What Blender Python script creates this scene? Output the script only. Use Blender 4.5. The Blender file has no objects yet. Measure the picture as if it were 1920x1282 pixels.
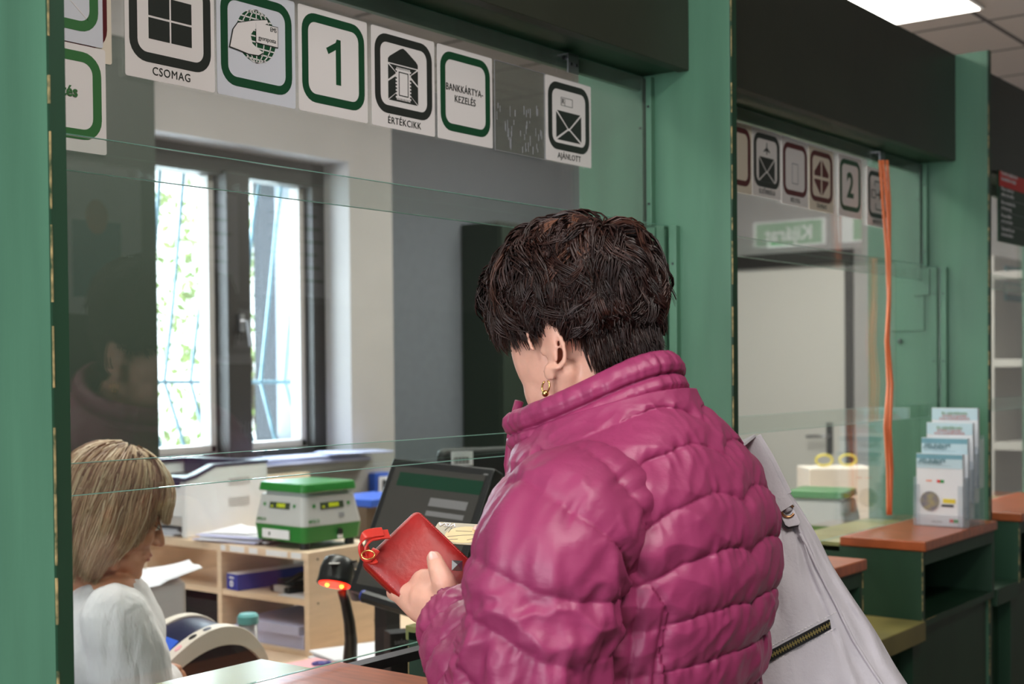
import bpy, bmesh, math, random
import numpy as np
from mathutils import Vector, Matrix, noise
random.seed(7)
SC=bpy.context.scene; COL=SC.collection
PI=math.pi
# ------------------------------------------------ camera model (47 mm lens, eye height 1.5 m)
FPX=2515.0; PPX,PPY=960,740; DN=.019; ROLL=.009; YAW=math.radians(37.6)
_F0=Vector((math.cos(YAW),math.sin(YAW),0)); _R0=Vector((math.sin(YAW),-math.cos(YAW),0)); _U0=Vector((0,0,1))
CF=_F0*math.cos(DN)-_U0*math.sin(DN); _U1=_U0*math.cos(DN)+_F0*math.sin(DN)
CR=_R0*math.cos(ROLL)-_U1*math.sin(ROLL); CU=_U1*math.cos(ROLL)+_R0*math.sin(ROLL)
EYE=Vector((0,0,1.5))
def ray(x,y): return CF*FPX+CR*(x-PPX)-CU*(y-PPY)
def onY(x,y,Y): r=ray(x,y); return EYE+r*(Y/r.y)
def onX(x,y,X): r=ray(x,y); return EYE+r*(X/r.x)
def onZ(x,y,Z): r=ray(x,y); return EYE+r*((Z-1.5)/r.z)
def dep(x,y,D): return EYE+ray(x,y)*(D/FPX)
def V(*a): return Vector(a)
# ------------------------------------------------ materials
def s2l(c):
    return tuple(((v/255)/12.92 if v/255<=.04045 else ((v/255+.055)/1.055)**2.4) for v in c)
MATS={}
def mat(name,rgb,rough=.5,metal=0,spec=.5,noise_amt=0,noise_scale=20,stretch=(1,1,1),bump=0,bump_scale=60,coat=0,sheen=0,emit=0,emit_rgb=None,trans=0,sss=0,alpha=1,c2=None,aniso=0,dist=.002):
    m=bpy.data.materials.new(name); m.use_nodes=True; nt=m.node_tree; b=nt.nodes['Principled BSDF']
    c=s2l(rgb)+(1,)
    b.inputs['Base Color'].default_value=c; b.inputs['Roughness'].default_value=rough; b.inputs['Metallic'].default_value=metal
    b.inputs['Specular IOR Level'].default_value=spec; b.inputs['Coat Weight'].default_value=coat; b.inputs['Sheen Weight'].default_value=sheen
    b.inputs['Transmission Weight'].default_value=trans; b.inputs['Alpha'].default_value=alpha
    if sss: b.inputs['Subsurface Weight'].default_value=sss; b.inputs['Subsurface Radius'].default_value=(.012,.004,.002); b.inputs['Subsurface Scale'].default_value=1
    if emit: b.inputs['Emission Strength'].default_value=emit; b.inputs['Emission Color'].default_value=s2l(emit_rgb or rgb)+(1,)
    if noise_amt or bump or c2:
        tc=nt.nodes.new('ShaderNodeTexCoord'); mp=nt.nodes.new('ShaderNodeMapping'); mp.inputs['Scale'].default_value=stretch
        nt.links.new(tc.outputs['Object'],mp.inputs['Vector'])
    if noise_amt or c2:
        n=nt.nodes.new('ShaderNodeTexNoise'); n.inputs['Scale'].default_value=noise_scale; n.inputs['Detail'].default_value=6
        nt.links.new(mp.outputs[0],n.inputs['Vector'])
        r=nt.nodes.new('ShaderNodeValToRGB'); r.color_ramp.elements[0].position=.3; r.color_ramp.elements[1].position=.7
        if c2: r.color_ramp.elements[0].color=s2l(c2)+(1,); r.color_ramp.elements[1].color=c
        else:
            r.color_ramp.elements[0].color=tuple(v*(1-noise_amt) for v in c[:3])+(1,); r.color_ramp.elements[1].color=tuple(min(1,v*(1+noise_amt)) for v in c[:3])+(1,)
        nt.links.new(n.outputs['Fac'],r.inputs['Fac']); nt.links.new(r.outputs['Color'],b.inputs['Base Color'])
    if bump:
        n2=nt.nodes.new('ShaderNodeTexNoise'); n2.inputs['Scale'].default_value=bump_scale; n2.inputs['Detail'].default_value=4
        nt.links.new(mp.outputs[0],n2.inputs['Vector'])
        bp=nt.nodes.new('ShaderNodeBump'); bp.inputs['Strength'].default_value=bump; bp.inputs['Distance'].default_value=dist
        nt.links.new(n2.outputs['Fac'],bp.inputs['Height']); nt.links.new(bp.outputs['Normal'],b.inputs['Normal'])
    MATS[name]=m; return m
def glassmat(name,tint=(.93,.97,.95),haze=0,haze_rgb=(150,150,150),boost=1.0,ior=1.5):
    m=bpy.data.materials.new(name); m.use_nodes=True; nt=m.node_tree; nt.nodes.clear()
    out=nt.nodes.new('ShaderNodeOutputMaterial'); t=nt.nodes.new('ShaderNodeBsdfTransparent'); t.inputs[0].default_value=tint+(1,)
    g=nt.nodes.new('ShaderNodeBsdfGlossy'); g.inputs['Roughness'].default_value=0.01; g.inputs['Color'].default_value=(1,1,1,1)
    fr=nt.nodes.new('ShaderNodeFresnel'); ge=nt.nodes.new('ShaderNodeNewGeometry'); mi=nt.nodes.new('ShaderNodeMapRange'); mi.inputs[3].default_value=ior; mi.inputs[4].default_value=1/ior
    nt.links.new(ge.outputs['Backfacing'],mi.inputs[0]); nt.links.new(mi.outputs[0],fr.inputs['IOR'])
    mu=nt.nodes.new('ShaderNodeMath'); mu.operation='MULTIPLY'; mu.inputs[1].default_value=boost
    nt.links.new(fr.outputs[0],mu.inputs[0])
    mx=nt.nodes.new('ShaderNodeMixShader'); nt.links.new(mu.outputs[0],mx.inputs[0]); nt.links.new(t.outputs[0],mx.inputs[1]); nt.links.new(g.outputs[0],mx.inputs[2])
    last=mx
    if haze:
        d=nt.nodes.new('ShaderNodeBsdfDiffuse'); d.inputs[0].default_value=s2l(haze_rgb)+(1,)
        tc=nt.nodes.new('ShaderNodeTexCoord'); n=nt.nodes.new('ShaderNodeTexNoise'); n.inputs['Scale'].default_value=6; n.inputs['Detail'].default_value=8
        nt.links.new(tc.outputs['Object'],n.inputs['Vector'])
        mr=nt.nodes.new('ShaderNodeMapRange'); mr.inputs[1].default_value=.2; mr.inputs[2].default_value=.8; mr.inputs[3].default_value=haze*.75; mr.inputs[4].default_value=haze*1.25
        nt.links.new(n.outputs['Fac'],mr.inputs[0])
        m2=nt.nodes.new('ShaderNodeMixShader'); nt.links.new(mr.outputs[0],m2.inputs[0]); nt.links.new(mx.outputs[0],m2.inputs[1]); nt.links.new(d.outputs[0],m2.inputs[2]); last=m2
    nt.links.new(last.outputs[0],out.inputs[0]); MATS[name]=m; return m
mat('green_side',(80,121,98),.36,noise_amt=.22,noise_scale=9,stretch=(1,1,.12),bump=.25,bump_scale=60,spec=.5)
mat('green_dark',(26,60,40),.5,noise_amt=.2,noise_scale=8,stretch=(1,1,.3),bump=.1)  # second, darker green; shade of the front panels is put into the colour
mat('beam_shade',(46,49,38),.45,noise_amt=.1,noise_scale=6,bump=.15,bump_scale=40)  # darker copy of the green, shade of the beam fronts painted in
mat('green_top',(142,144,92),.28,noise_amt=.3,noise_scale=5,bump=.1)
mat('worn_edge',(190,165,115),.7,noise_amt=.3,noise_scale=90,c2=(40,70,45))
mat('brown_lam',(172,88,52),.28,noise_amt=.22,noise_scale=14,stretch=(6,1,1),spec=.5)
mat('ledge',(118,108,58),.4,noise_amt=.25,noise_scale=7)
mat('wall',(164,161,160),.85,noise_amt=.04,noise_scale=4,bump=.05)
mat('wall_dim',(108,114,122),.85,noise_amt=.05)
mat('wall_green',(15,32,21),.6); mat('cab_green',(17,36,22),.6); mat('hall_upper',(96,96,96),.8)
mat('floor',(120,110,98),.5,noise_amt=.2)
mat('white_card',(232,226,224),.45)
mat('cream_card',(226,214,196),.45)
mat('film_card',(214,216,224),.3)
mat('ink_green',(22,72,44),.4); mat('ink_lgreen',(58,112,62),.4)
mat('ink_black',(42,46,42),.4); mat('ink_red',(88,22,26),.4); mat('ink_gray',(150,150,156),.5)
mat('metal',(190,190,195),.3,1); mat('dark_metal',(70,70,72),.35,1); mat('gold',(225,180,110),.25,1); mat('rose',(200,150,110),.3,1)
mat('orange',(238,128,78),.45)
mat('black_plastic',(26,25,27),.35); mat('black_matte',(16,16,18),.6)
mat('frame_dark',(36,33,31),.5,bump=.2)
mat('white_plastic',(225,225,228),.4); mat('gray_plastic',(190,186,184),.45)
mat('offwhite',(226,216,206),.5); mat('navy',(28,32,66),.35); mat('navy2',(34,38,72),.4)
mat('scale_green',(44,128,52),.3); mat('scale_white',(196,196,196),.35)
mat('lcd',(70,78,60),.2); mat('digit',(225,235,20),.4,emit=.35)
mat('birch',(226,200,174),.5,noise_amt=.07,noise_scale=8,stretch=(1,1,8)); mat('birch_edge',(236,212,176),.5)
mat('paper',(228,228,236),.8); mat('paper_blue',(190,192,228),.8); mat('paper_pink',(240,176,186),.8); mat('label',(238,238,244),.6)
mat('blue_box',(52,66,158),.4); mat('blue_bright',(40,90,200),.4); mat('teal',(96,170,172),.4); mat('clear_plastic',(200,200,205),.2,trans=.3)
mat('screen',(52,50,50),.12,emit=.12,emit_rgb=(120,112,100)); mat('screen_green',(20,52,38),.2,emit=.08,emit_rgb=(20,90,60)); mat('screen_gray',(120,116,118),.3,emit=.1)
mat('red_glow',(255,40,20),.4,emit=5,emit_rgb=(255,30,12)); mat('red_hot',(255,160,60),.4,emit=14,emit_rgb=(255,120,40))
mat('uv_glow',(60,80,255),.4,emit=6,emit_rgb=(50,60,255)); mat('blue_screen',(50,90,190),.3,emit=.5)
mat('skin',(222,168,148),.48,sss=.12,noise_amt=.08,noise_scale=45,bump=.25,bump_scale=260,dist=.0008)
mat('skin2',(205,146,116),.5,sss=.1,noise_amt=.06,noise_scale=45)
mat('nail',(232,184,170),.25)
mat('lip',(178,104,92),.45); mat('eye_white',(225,220,215),.2); mat('iris',(40,30,24),.2)
mat('jacket',(144,50,92),.48,spec=.5,noise_amt=.07,noise_scale=5,bump=.35,bump_scale=38,stretch=(1,1,1.6),dist=.004)
mat('zip_pink',(150,46,92),.5)
mat('blouse',(236,232,236),.85,bump=1,bump_scale=55,stretch=(1,1,.35),dist=.005,sheen=.2)
mat('trousers',(34,36,46),.8); mat('shoe',(26,24,24),.5)
mat('red_leather',(150,22,20),.42,noise_amt=.22,noise_scale=22,bump=.25,bump_scale=160,spec=.4)
mat('red_leather_b',(196,50,40),.35,bump=.2,bump_scale=150)
mat('stitch',(120,30,26),.7)
mat('bag_leather',(190,184,190),.5,bump=.55,bump_scale=230,dist=.0012,noise_amt=.03); mat('bag_stitch',(222,216,214),.7); mat('bag_dark',(50,46,50),.5)
mat('brass',(190,170,110),.35,.9)
mat('card_face',(158,142,112),.35); mat('card_oval',(226,190,124),.4)
mat('poster_white',(214,214,216),.6); mat('poster_teal',(60,130,140),.6); mat('poster_skin',(190,130,100),.6); mat('red_sign',(214,36,34),.5)
mat('exit_green',(50,150,80),.5); mat('exit_glow',(50,160,90),.5,emit=1.0); mat('exit_white',(230,235,230),.5,emit=1.2)  # exit sign emission added so its reflection shows in the glass
mat('bro_top',(120,168,184),.4); mat('bro_white',(232,234,238),.35); mat('bro_mid',(196,220,230),.4); mat('txt_teal',(50,110,120),.5); mat('txt_red',(205,110,100),.5); mat('txt_green',(110,150,90),.5)
mat('globe',(110,112,140),.4,c2=(170,160,120),noise_scale=60)
mat('leaf',(206,224,150),.6,c2=(140,172,96),noise_scale=9); mat('bark',(96,80,66),.9)
mat('bars',(120,160,176),.4,noise_amt=.2)
mat('door_white',(206,202,196),.5)
mat('lamp_frame',(235,235,235),.5)
mat('lamp_on',(255,250,242),.5,emit=7,emit_rgb=(255,250,240))
mat('edge_teal',(120,170,155),.45,spec=.4); mat('yellow',(225,205,70),.5)
glassmat('glass_clear',(.95,.98,.96),haze=.006,haze_rgb=(190,190,190))
glassmat('glass_upper',(.93,.95,.94),haze=.11,haze_rgb=(170,166,162))  # ceiling reflection put into the pane as a diffuse grey haze
glassmat('glass_old',(.62,.64,.62),haze=.16,haze_rgb=(190,190,180))
glassmat('acrylic',(.95,.97,.98),haze=.06,haze_rgb=(220,225,235),boost=1.3)
glassmat('window_glass',(.98,.99,1))
# brick-like leaf tiles for the ceiling
def ceiling_mat():
    m=mat('ceiling',(178,172,170),.9); nt=m.node_tree; b=nt.nodes['Principled BSDF']
    tc=nt.nodes.new('ShaderNodeTexCoord'); sp=nt.nodes.new('ShaderNodeSeparateXYZ'); nt.links.new(tc.outputs['Object'],sp.inputs[0])
    outs=[]
    for ax,off in ((0,5.93),(1,1.935)):
        a=nt.nodes.new('ShaderNodeMath'); a.operation='ADD'; a.inputs[1].default_value=60-off+.012; nt.links.new(sp.outputs[ax],a.inputs[0])
        mo=nt.nodes.new('ShaderNodeMath'); mo.operation='MODULO'; mo.inputs[1].default_value=.6; nt.links.new(a.outputs[0],mo.inputs[0])
        lt=nt.nodes.new('ShaderNodeMath'); lt.operation='LESS_THAN'; lt.inputs[1].default_value=.024; nt.links.new(mo.outputs[0],lt.inputs[0]); outs.append(lt)
    mxm=nt.nodes.new('ShaderNodeMath'); mxm.operation='MAXIMUM'; nt.links.new(outs[0].outputs[0],mxm.inputs[0]); nt.links.new(outs[1].outputs[0],mxm.inputs[1])
    mx=nt.nodes.new('ShaderNodeMix'); mx.data_type='RGBA'; nt.links.new(mxm.outputs[0],mx.inputs[0]); mx.inputs[6].default_value=s2l((186,180,178))+(1,); mx.inputs[7].default_value=s2l((74,72,74))+(1,)
    nt.links.new(mx.outputs[2],b.inputs['Base Color'])
ceiling_mat()
# ------------------------------------------------ mesh builder
class MB:
    def __init__(s): s.v=[]; s.f=[]; s.m=[]; s.mats=[]; s.cur=0
    def use(s,mn):
        if mn not in s.mats: s.mats.append(mn)
        s.cur=s.mats.index(mn); return s
    def add(s,vs,fs):
        o=len(s.v); s.v+= [tuple(v) for v in vs]
        for f in fs: s.f.append(tuple(i+o for i in f)); s.m.append(s.cur)
        return s
    def box(s,x0,x1,y0,y1,z0,z1,M=None):
        vs=[V(x,y,z) for x in(x0,x1) for y in(y0,y1) for z in(z0,z1)]
        if M is not None: vs=[M@v for v in vs]
        return s.add(vs,[(0,1,3,2),(4,6,7,5),(0,4,5,1),(2,3,7,6),(0,2,6,4),(1,5,7,3)])
    def prism(s,pts,axis_o,ex,ey,en,h):
        # polygon pts (2D) in plane o+ex*u+ey*v extruded along en*h
        n=len(pts); a=[axis_o+ex*p[0]+ey*p[1] for p in pts]; b=[p+en*h for p in a]
        fs=[tuple(range(n-1,-1,-1)),tuple(range(n,2*n))]+[(i,(i+1)%n,n+(i+1)%n,n+i) for i in range(n)]
        return s.add(a+b,fs)
    def tube(s,pts,r,seg=10,cap=True,flat=None):
        pts=[Vector(p) for p in pts]; n=len(pts); rs=r if hasattr(r,'__len__') else [r]*n
        T=[(pts[min(i+1,n-1)]-pts[max(i-1,0)]).normalized() for i in range(n)]
        up=V(0,0,1) if abs(T[0].z)<.9 else V(1,0,0)
        N=(up-T[0]*up.dot(T[0])).normalized(); vs=[]
        for i in range(n):
            N=(N-T[i]*N.dot(T[i])).normalized(); B=T[i].cross(N)
            for k in range(seg):
                a=2*PI*k/seg; fl=flat or 1
                vs.append(pts[i]+(N*math.cos(a)*fl+B*math.sin(a))*rs[i])
        fs=[(i*seg+k,i*seg+(k+1)%seg,(i+1)*seg+(k+1)%seg,(i+1)*seg+k) for i in range(n-1) for k in range(seg)]
        if cap: fs+=[tuple(range(seg-1,-1,-1)),tuple(range((n-1)*seg,n*seg))]
        return s.add(vs,fs)
    def ribbon(s,pts,w,t,side):
        # flat strap: side vector gives width direction
        pts=[Vector(p) for p in pts]; n=len(pts); vs=[]
        for i in range(n):
            T=(pts[min(i+1,n-1)]-pts[max(i-1,0)]).normalized(); S=(side-T*side.dot(T)).normalized(); N=T.cross(S)
            for a,b in((-1,-1),(1,-1),(1,1),(-1,1)): vs.append(pts[i]+S*a*w/2+N*b*t/2)
        fs=[(i*4+k,i*4+(k+1)%4,i*4+4+(k+1)%4,i*4+4+k) for i in range(n-1) for k in range(4)]+[(3,2,1,0),tuple(range(n*4-4,n*4))]
        return s.add(vs,fs)
    def lathe(s,prof,o=V(0,0,0),seg=28):
        n=len(prof); vs=[o+V(r*math.cos(2*PI*k/seg),r*math.sin(2*PI*k/seg),z) for r,z in prof for k in range(seg)]
        fs=[(i*seg+k,i*seg+(k+1)%seg,(i+1)*seg+(k+1)%seg,(i+1)*seg+k) for i in range(n-1) for k in range(seg)]
        fs+=[tuple(range(seg-1,-1,-1)),tuple(range((n-1)*seg,n*seg))]
        return s.add(vs,fs)
    def ell(s,c,r,M=None,seg=20,rings=14):
        vs=[];c=Vector(c)
        for i in range(rings+1):
            t=PI*i/rings
            for k in range(seg):
                a=2*PI*k/seg; p=V(r[0]*math.sin(t)*math.cos(a),r[1]*math.sin(t)*math.sin(a),r[2]*math.cos(t))
                vs.append((M@p if M is not None else p)+c)
        fs=[(i*seg+k,(i+1)*seg+k,(i+1)*seg+(k+1)%seg,i*seg+(k+1)%seg) for i in range(rings) for k in range(seg)]
        return s.add(vs,fs)
    def mesh(s,name,smooth=False):
        me=bpy.data.meshes.new(name); me.from_pydata(s.v,[],s.f)
        for mn in s.mats: me.materials.append(MATS[mn])
        if len(s.mats)>1: me.polygons.foreach_set('material_index',s.m)
        if smooth: me.polygons.foreach_set('use_smooth',[True]*len(me.polygons))
        me.update(); return me
    def obj(s,name,parent=None,bevel=0,smooth=False,seg=2):
        me=s.mesh(name,smooth)
        bm=bmesh.new(); bm.from_mesh(me); bmesh.ops.remove_doubles(bm,verts=bm.verts,dist=1e-6); bmesh.ops.recalc_face_normals(bm,faces=bm.faces); bm.to_mesh(me); bm.free()
        o=bpy.data.objects.new(name,me); COL.objects.link(o)
        if parent is not None: setpar(o,parent)
        if bevel:
            b=o.modifiers.new('b','BEVEL'); b.width=bevel; b.segments=seg; b.limit_method='ANGLE'; b.angle_limit=.6; 
            me.polygons.foreach_set('use_smooth',[True]*len(me.polygons)); w=o.modifiers.new('w','WEIGHTED_NORMAL'); w.keep_sharp=True
        return o
def setpar(o,p):
    o.parent=p; o.matrix_parent_inverse=world(p).inverted()
def world(p):
    m=Matrix.LocRotScale(p.location,p.rotation_euler,p.scale)
    return (world(p.parent)@p.matrix_parent_inverse@m) if p.parent else m
def tag(o,label,cat,group=None,kind=None):
    o['label']=label; o['category']=cat
    if group: o['group']=group
    if kind: o['kind']=kind
    return o
def thing(name,label,cat,loc=(0,0,0),rz=0,group=None):
    o=bpy.data.objects.new(name,None); COL.objects.link(o); o.location=loc; o.rotation_euler=(0,0,rz); o.empty_display_size=.05
    return tag(o,label,cat,group)
def struct(mb,name,bevel=0,parent=None):
    o=mb.obj(name,parent,bevel); 
    if parent is None: o['kind']='structure'
    return o
def Bx(m,*a,M=None): return MB().use(m).box(*a,M=M)
def textmesh(txt,size,mn,off=0,align='CENTER',name='lettering',ext=.0003,spacing=1,sx=1):
    cu=bpy.data.curves.new('t','FONT'); cu.body=txt; cu.size=size; cu.align_x=align; cu.align_y='CENTER'; cu.offset=off; cu.extrude=ext; cu.space_character=spacing; cu.resolution_u=3
    o=bpy.data.objects.new('t',cu); COL.objects.link(o); bpy.context.view_layer.update()
    me=bpy.data.meshes.new_from_object(o.evaluated_get(bpy.context.evaluated_depsgraph_get())); bpy.data.objects.remove(o); bpy.data.curves.remove(cu)
    me.name=name; me.materials.clear(); me.materials.append(MATS[mn])
    if sx!=1: me.transform(Matrix.Diagonal((sx,1,1,1)))
    return me
def text(txt,size,mn,o,ex,ey,parent,name='lettering',**k):
    """text with its baseline direction ex and up direction ey, centred at o"""
    me=textmesh(txt,size,mn,name=name,**k); en=ex.cross(ey)
    M=Matrix(((ex.x,ey.x,en.x,o.x),(ex.y,ey.y,en.y,o.y),(ex.z,ey.z,en.z,o.z),(0,0,0,1))); me.transform(M)
    ob=bpy.data.objects.new(name,me); COL.objects.link(ob)
    if parent is not None: setpar(ob,parent)
    return ob
EX,EY,EZ=V(1,0,0),V(0,1,0),V(0,0,1)
def frameM(o,ex,ey,ez): return Matrix(((ex.x,ey.x,ez.x,o.x),(ex.y,ey.y,ez.y,o.y),(ex.z,ey.z,ez.z,o.z),(0,0,0,1)))
def rotz(o,az): 
    c,s=math.cos(math.radians(az)),math.sin(math.radians(az)); return frameM(Vector(o),V(c,s,0),V(-s,c,0),EZ)
def rrect(x0,x1,y0,y1,r,n=6):
    P=[]
    for cx,cy,a in((x1-r,y1-r,0),(x0+r,y1-r,90),(x0+r,y0+r,180),(x1-r,y0+r,270)):
        for i in range(n+1): t=math.radians(a+90*i/n); P.append((cx+r*math.cos(t),cy+r*math.sin(t)))
    return P
def flat(mb,pts,o,ex,ey,en,h=.0004): return mb.prism(pts,o,ex,ey,en,h)
def ring(mb,P,Q,o,ex,ey,en,h=.0004):
    n=len(P); a=[o+ex*p[0]+ey*p[1]+en*h for p in P]; b=[o+ex*p[0]+ey*p[1]+en*h for p in Q]
    a2=[p-en*h for p in a]; b2=[p-en*h for p in b]
    vs=a+b+a2+b2; fs=[]
    for i in range(n):
        j=(i+1)%n; fs+=[(i,j,n+j,n+i),(2*n+i,3*n+i,3*n+j,2*n+j),(i,2*n+i,2*n+j,j),(n+i,n+j,3*n+j,3*n+i)]
    return mb.add(vs,fs)
# ------------------------------------------------ setting
H=3.0; YB=4.0; XR=7.6; YF=-2.6; XL=-3.6
struct(Bx('floor',XL-.1,XR+.1,YF-.1,5.2,-.1,0),'floor')
ceil=struct(Bx('ceiling',XL-.1,XR+.1,YF-.1,5.2,H,H+.1),'ceiling')
# staff side back wall with window opening X 2.75..4.08, z 1.12..2.36
WX0,WX1,WZ0,WZ1=2.75,4.08,1.12,2.38
m=MB().use('wall'); m.box(XL,WX0,YB,YB+.32,0,H); m.box(WX0,WX1,YB,YB+.32,0,WZ0); m.box(WX0,WX1,YB,YB+.32,WZ1,H); m.box(WX1,4.346,YB,YB+.32,0,H)
struct(m,'wall_back')
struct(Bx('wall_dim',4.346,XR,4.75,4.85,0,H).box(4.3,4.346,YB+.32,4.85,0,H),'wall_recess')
m=MB().use('wall'); m.box(XR,XR+.1,YF,3.27,0,H); m.box(XR,XR+.1,4.21,4.85,0,H); m.box(XR,XR+.1,3.27,4.21,2.17,H); struct(m,'wall_right')
m=MB().use('hall_upper'); m.box(XL,XR,YF-.1,YF,1.86,H); m.use('wall_green').box(XL,XR,YF-.1,YF,0,1.86); struct(m,'wall_front')
m=MB().use('wall'); m.box(XL-.1,XL,YF,-1.6,0,H); m.box(XL-.1,XL,3.4,YB+.3,0,H); m.box(XL-.1,XL,-1.6,3.4,0,.9); m.box(XL-.1,XL,-1.6,3.4,2.6,H); struct(m,'wall_left')
struct(Bx('green_dark',XL,.806,1.36,1.40,0,2.368),'wall_booth')
# door in the right wall
d=struct(Bx('frame_dark',XR-.02,XR+.08,3.27,3.32,0,2.17).box(XR-.02,XR+.08,4.16,4.21,0,2.17).box(XR-.03,XR+.08,3.27,4.21,2.12,2.2),'door_1')
Bx('door_white',XR+.01,XR+.05,3.32,4.16,0.01,2.12).obj('door_leaf',d,.003)
Bx('dark_metal',XR-.004,XR+.012,3.41,3.45,.97,1.16).obj('handle_plate',d,.004)
MB().use('metal').tube([(XR+.0,3.43,1.08),(XR-.045,3.43,1.08),(XR-.05,3.45,1.08),(XR-.05,3.56,1.075)],.009).obj('door_handle',d,smooth=True)
# window frame (dark, two sashes)
w=struct(Bx('frame_dark',WX0,WX0+.07,4.15,4.24,WZ0,WZ1).box(4.01,WX1+.02,4.15,4.24,WZ0,WZ1).box(WX0,WX1,4.15,4.24,WZ1-.1,WZ1).box(WX0,WX1,4.15,4.24,WZ0,WZ0+.06),'window_1')
Bx('frame_dark',3.52,3.64,4.12,4.22,WZ0+.02,WZ1-.08).obj('mullion',w,.006)
for a,b in((WX0+.07,3.52),(3.64,4.01)):
    m=MB().use('gray_plastic'); x0=a if a<3 else a; 
    m.box(b-.03,b,4.2,4.26,WZ0+.06,WZ1-.1); m.box(a,a+.012,4.2,4.26,WZ0+.06,WZ1-.1); m.box(a,b,4.2,4.26,WZ0+.06,WZ0+.09); m.obj('sash',w,.003)
    Bx('window_glass',a+.006,b-.01,4.225,4.229,WZ0+.07,WZ1-.1).obj('pane',w)
MB().use('metal').box(3.565,3.59,4.105,4.12,1.66,1.73).tube([(3.578,4.11,1.7),(3.578,4.075,1.7),(3.59,4.07,1.6)],.008).obj('window_handle',w,smooth=False)
struct(Bx('wall',WX0-.05,WX1+.06,YB-.06,4.15,WZ0-.03,WZ0+.004),'window_sill')
# grille outside the window
g=thing('window_grille','bluish wrought security grille with bent bars outside the window','grille',(3.5,4.45,1.1))
YG=4.42
bars=[[(345,318),(325,560),(308,715),(350,850),(362,900)],[(396,330),(375,560),(357,715),(390,840),(405,900)],[(488,330),(474,420),(466,520),(455,620),(449,732),(479,845),(490,900)],
 [(530,330),(518,420),(502,588),(489,715),(521,845),(540,900)],[(568,360),(561,437),(543,588),(533,715),(570,845),(585,900)],[(300,318),(285,560),(265,715),(305,850),(315,900)]]
for b in bars: MB().use('bars').tube([onY(x,y,YG) for x,y in b],.0075,8).obj('bar',g,smooth=True)
for y in(716,1000,180): MB().use('bars').tube([onY(240,y,YG),onY(640,y,YG)],.008,8).obj('crossbar',g,smooth=True)
# shrubs outside
def shrub(name,label,cx,cy,z0,z1,rad,n,seed):
    rnd=random.Random(seed); t=thing(name,label,'bush',(cx,cy,0),0,None)
    m=MB().use('leaf')
    for i in range(n):
        c=V(cx+max(-1,min(1,rnd.gauss(0,.55)))*.9,cy+rnd.gauss(0,.3),rnd.uniform(z0,z1)); s=rnd.uniform(.02,.05)
        a=V(rnd.uniform(-1,1),rnd.uniform(-.4,.4),rnd.uniform(-1,1)).normalized(); b=a.cross(V(rnd.uniform(-.3,.3),1,rnd.uniform(-.5,.5))).normalized()
        m.add([c-a*s,c+b*s*.5+V(0,.01,0),c+a*s,c-b*s*.5+V(0,.01,0)],[(0,1,2,3)])
    m.obj('foliage',t); 
    b=MB().use('bark')
    for k in range(7):
        x=cx+rnd.uniform(-rad,rad); b.tube([(cx+rnd.uniform(-.2,.2),cy,-.3),(x,cy+.1,1.2),(x+rnd.uniform(-.4,.4),cy,z1)],[.03,.018,.006],6)
    b.obj('stems',t,smooth=True)
for i,(cx,cy,lab) in enumerate(((4.35,6.4,'pale green leafy bush outside behind the left window sash'),(6.3,6.9,'pale green leafy bush outside behind the right window sash'))):
    shrub('bush',lab,cx,cy,.1,2.5+.2*i,.6,1500,i)
# ------------------------------------------------ booth carpentry
P=[.808,2.27,3.748,5.21]; YE=1.222; YQ=1.57; ZT=2.368; TH=.018
plab=['green painted booth partition board at the left edge of the picture','green painted booth partition board behind the customer, between the two windows','green painted booth partition board at right beside the brochure stand','green painted booth partition board farthest right past the red and green notice']
for i,x in enumerate(P):
    o=MB().use('green_side').box(x,x+TH,YE,YQ,0,ZT); o=o.obj('booth_partition',None,.0015); tag(o,plab[i],'partition','booth partition boards')
    Bx('green_dark',x-.0006,x+TH+.0006,YE-.004,YE,0,ZT).obj('edge_shade',o)  # shade on the board's end face, laid on as a darker green strip
    wm=MB().use('worn_edge')
    rnd=random.Random(i); z=.4
    while z<ZT-.1:
        l=rnd.uniform(.01,.09); wm.box(x-.0012,x+.0006,YE-.0045,YE-.0045+rnd.uniform(.001,.0028),z,z+l); z+=l+rnd.uniform(.0,.05)
    wm.obj('worn_edge',o)
    if i:
        for (y0,y1,z0,z1) in((1.388,1.400,1.78,2.07),(1.408,1.418,1.74,2.07),(1.333,1.350,.9,1.776),(1.360,1.378,.9,1.776)):
            r=Bx('green_side',x-.014,x,y0,y1,z0,z1).obj('batten',o,.001)
            sm=MB().use('dark_metal'); n=int((z1-z0)/.2)+1
            for k in range(n): sm.box(x-.0155,x-.014,(y0+y1)/2-.002,(y0+y1)/2+.002,z0+.04+k*.19,z0+.044+k*.19)
            sm.obj('screws',r)
        Bx('green_side',x-.012,x,1.383,1.43,1.70,1.775).obj('block',o,.001)
        Bx('green_side',x-.006,x,1.40,1.50,1.60,1.74).obj('block',o,.001)
        MB().use('dark_metal').ell((x-.008,1.47,1.57),(.006,.008,.008)).obj('bolt',o,smooth=True)
# header beams
hl=['dark green header beam above the nearest window','dark green header beam above the second window with the ceiling lamp over it','dark green header beam over the third window at far right']
for i in range(3):
    x0,x1=P[i]+TH,P[i+1]
    t=thing('header_beam',hl[i],'beam',((x0+x1)/2,1.39,2.07),0,'header beams')
    Bx('beam_shade',x0,x1,1.31,1.335,2.072,ZT).obj('front_board',t,.002)
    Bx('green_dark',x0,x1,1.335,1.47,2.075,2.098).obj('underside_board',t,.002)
    Bx('green_side',x0,x1,1.412,1.424,2.045,2.075).obj('glazing_bead',t,.001)
    Bx('beam_shade',x0,x1,1.445,1.47,2.098,ZT).obj('rear_board',t)
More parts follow.
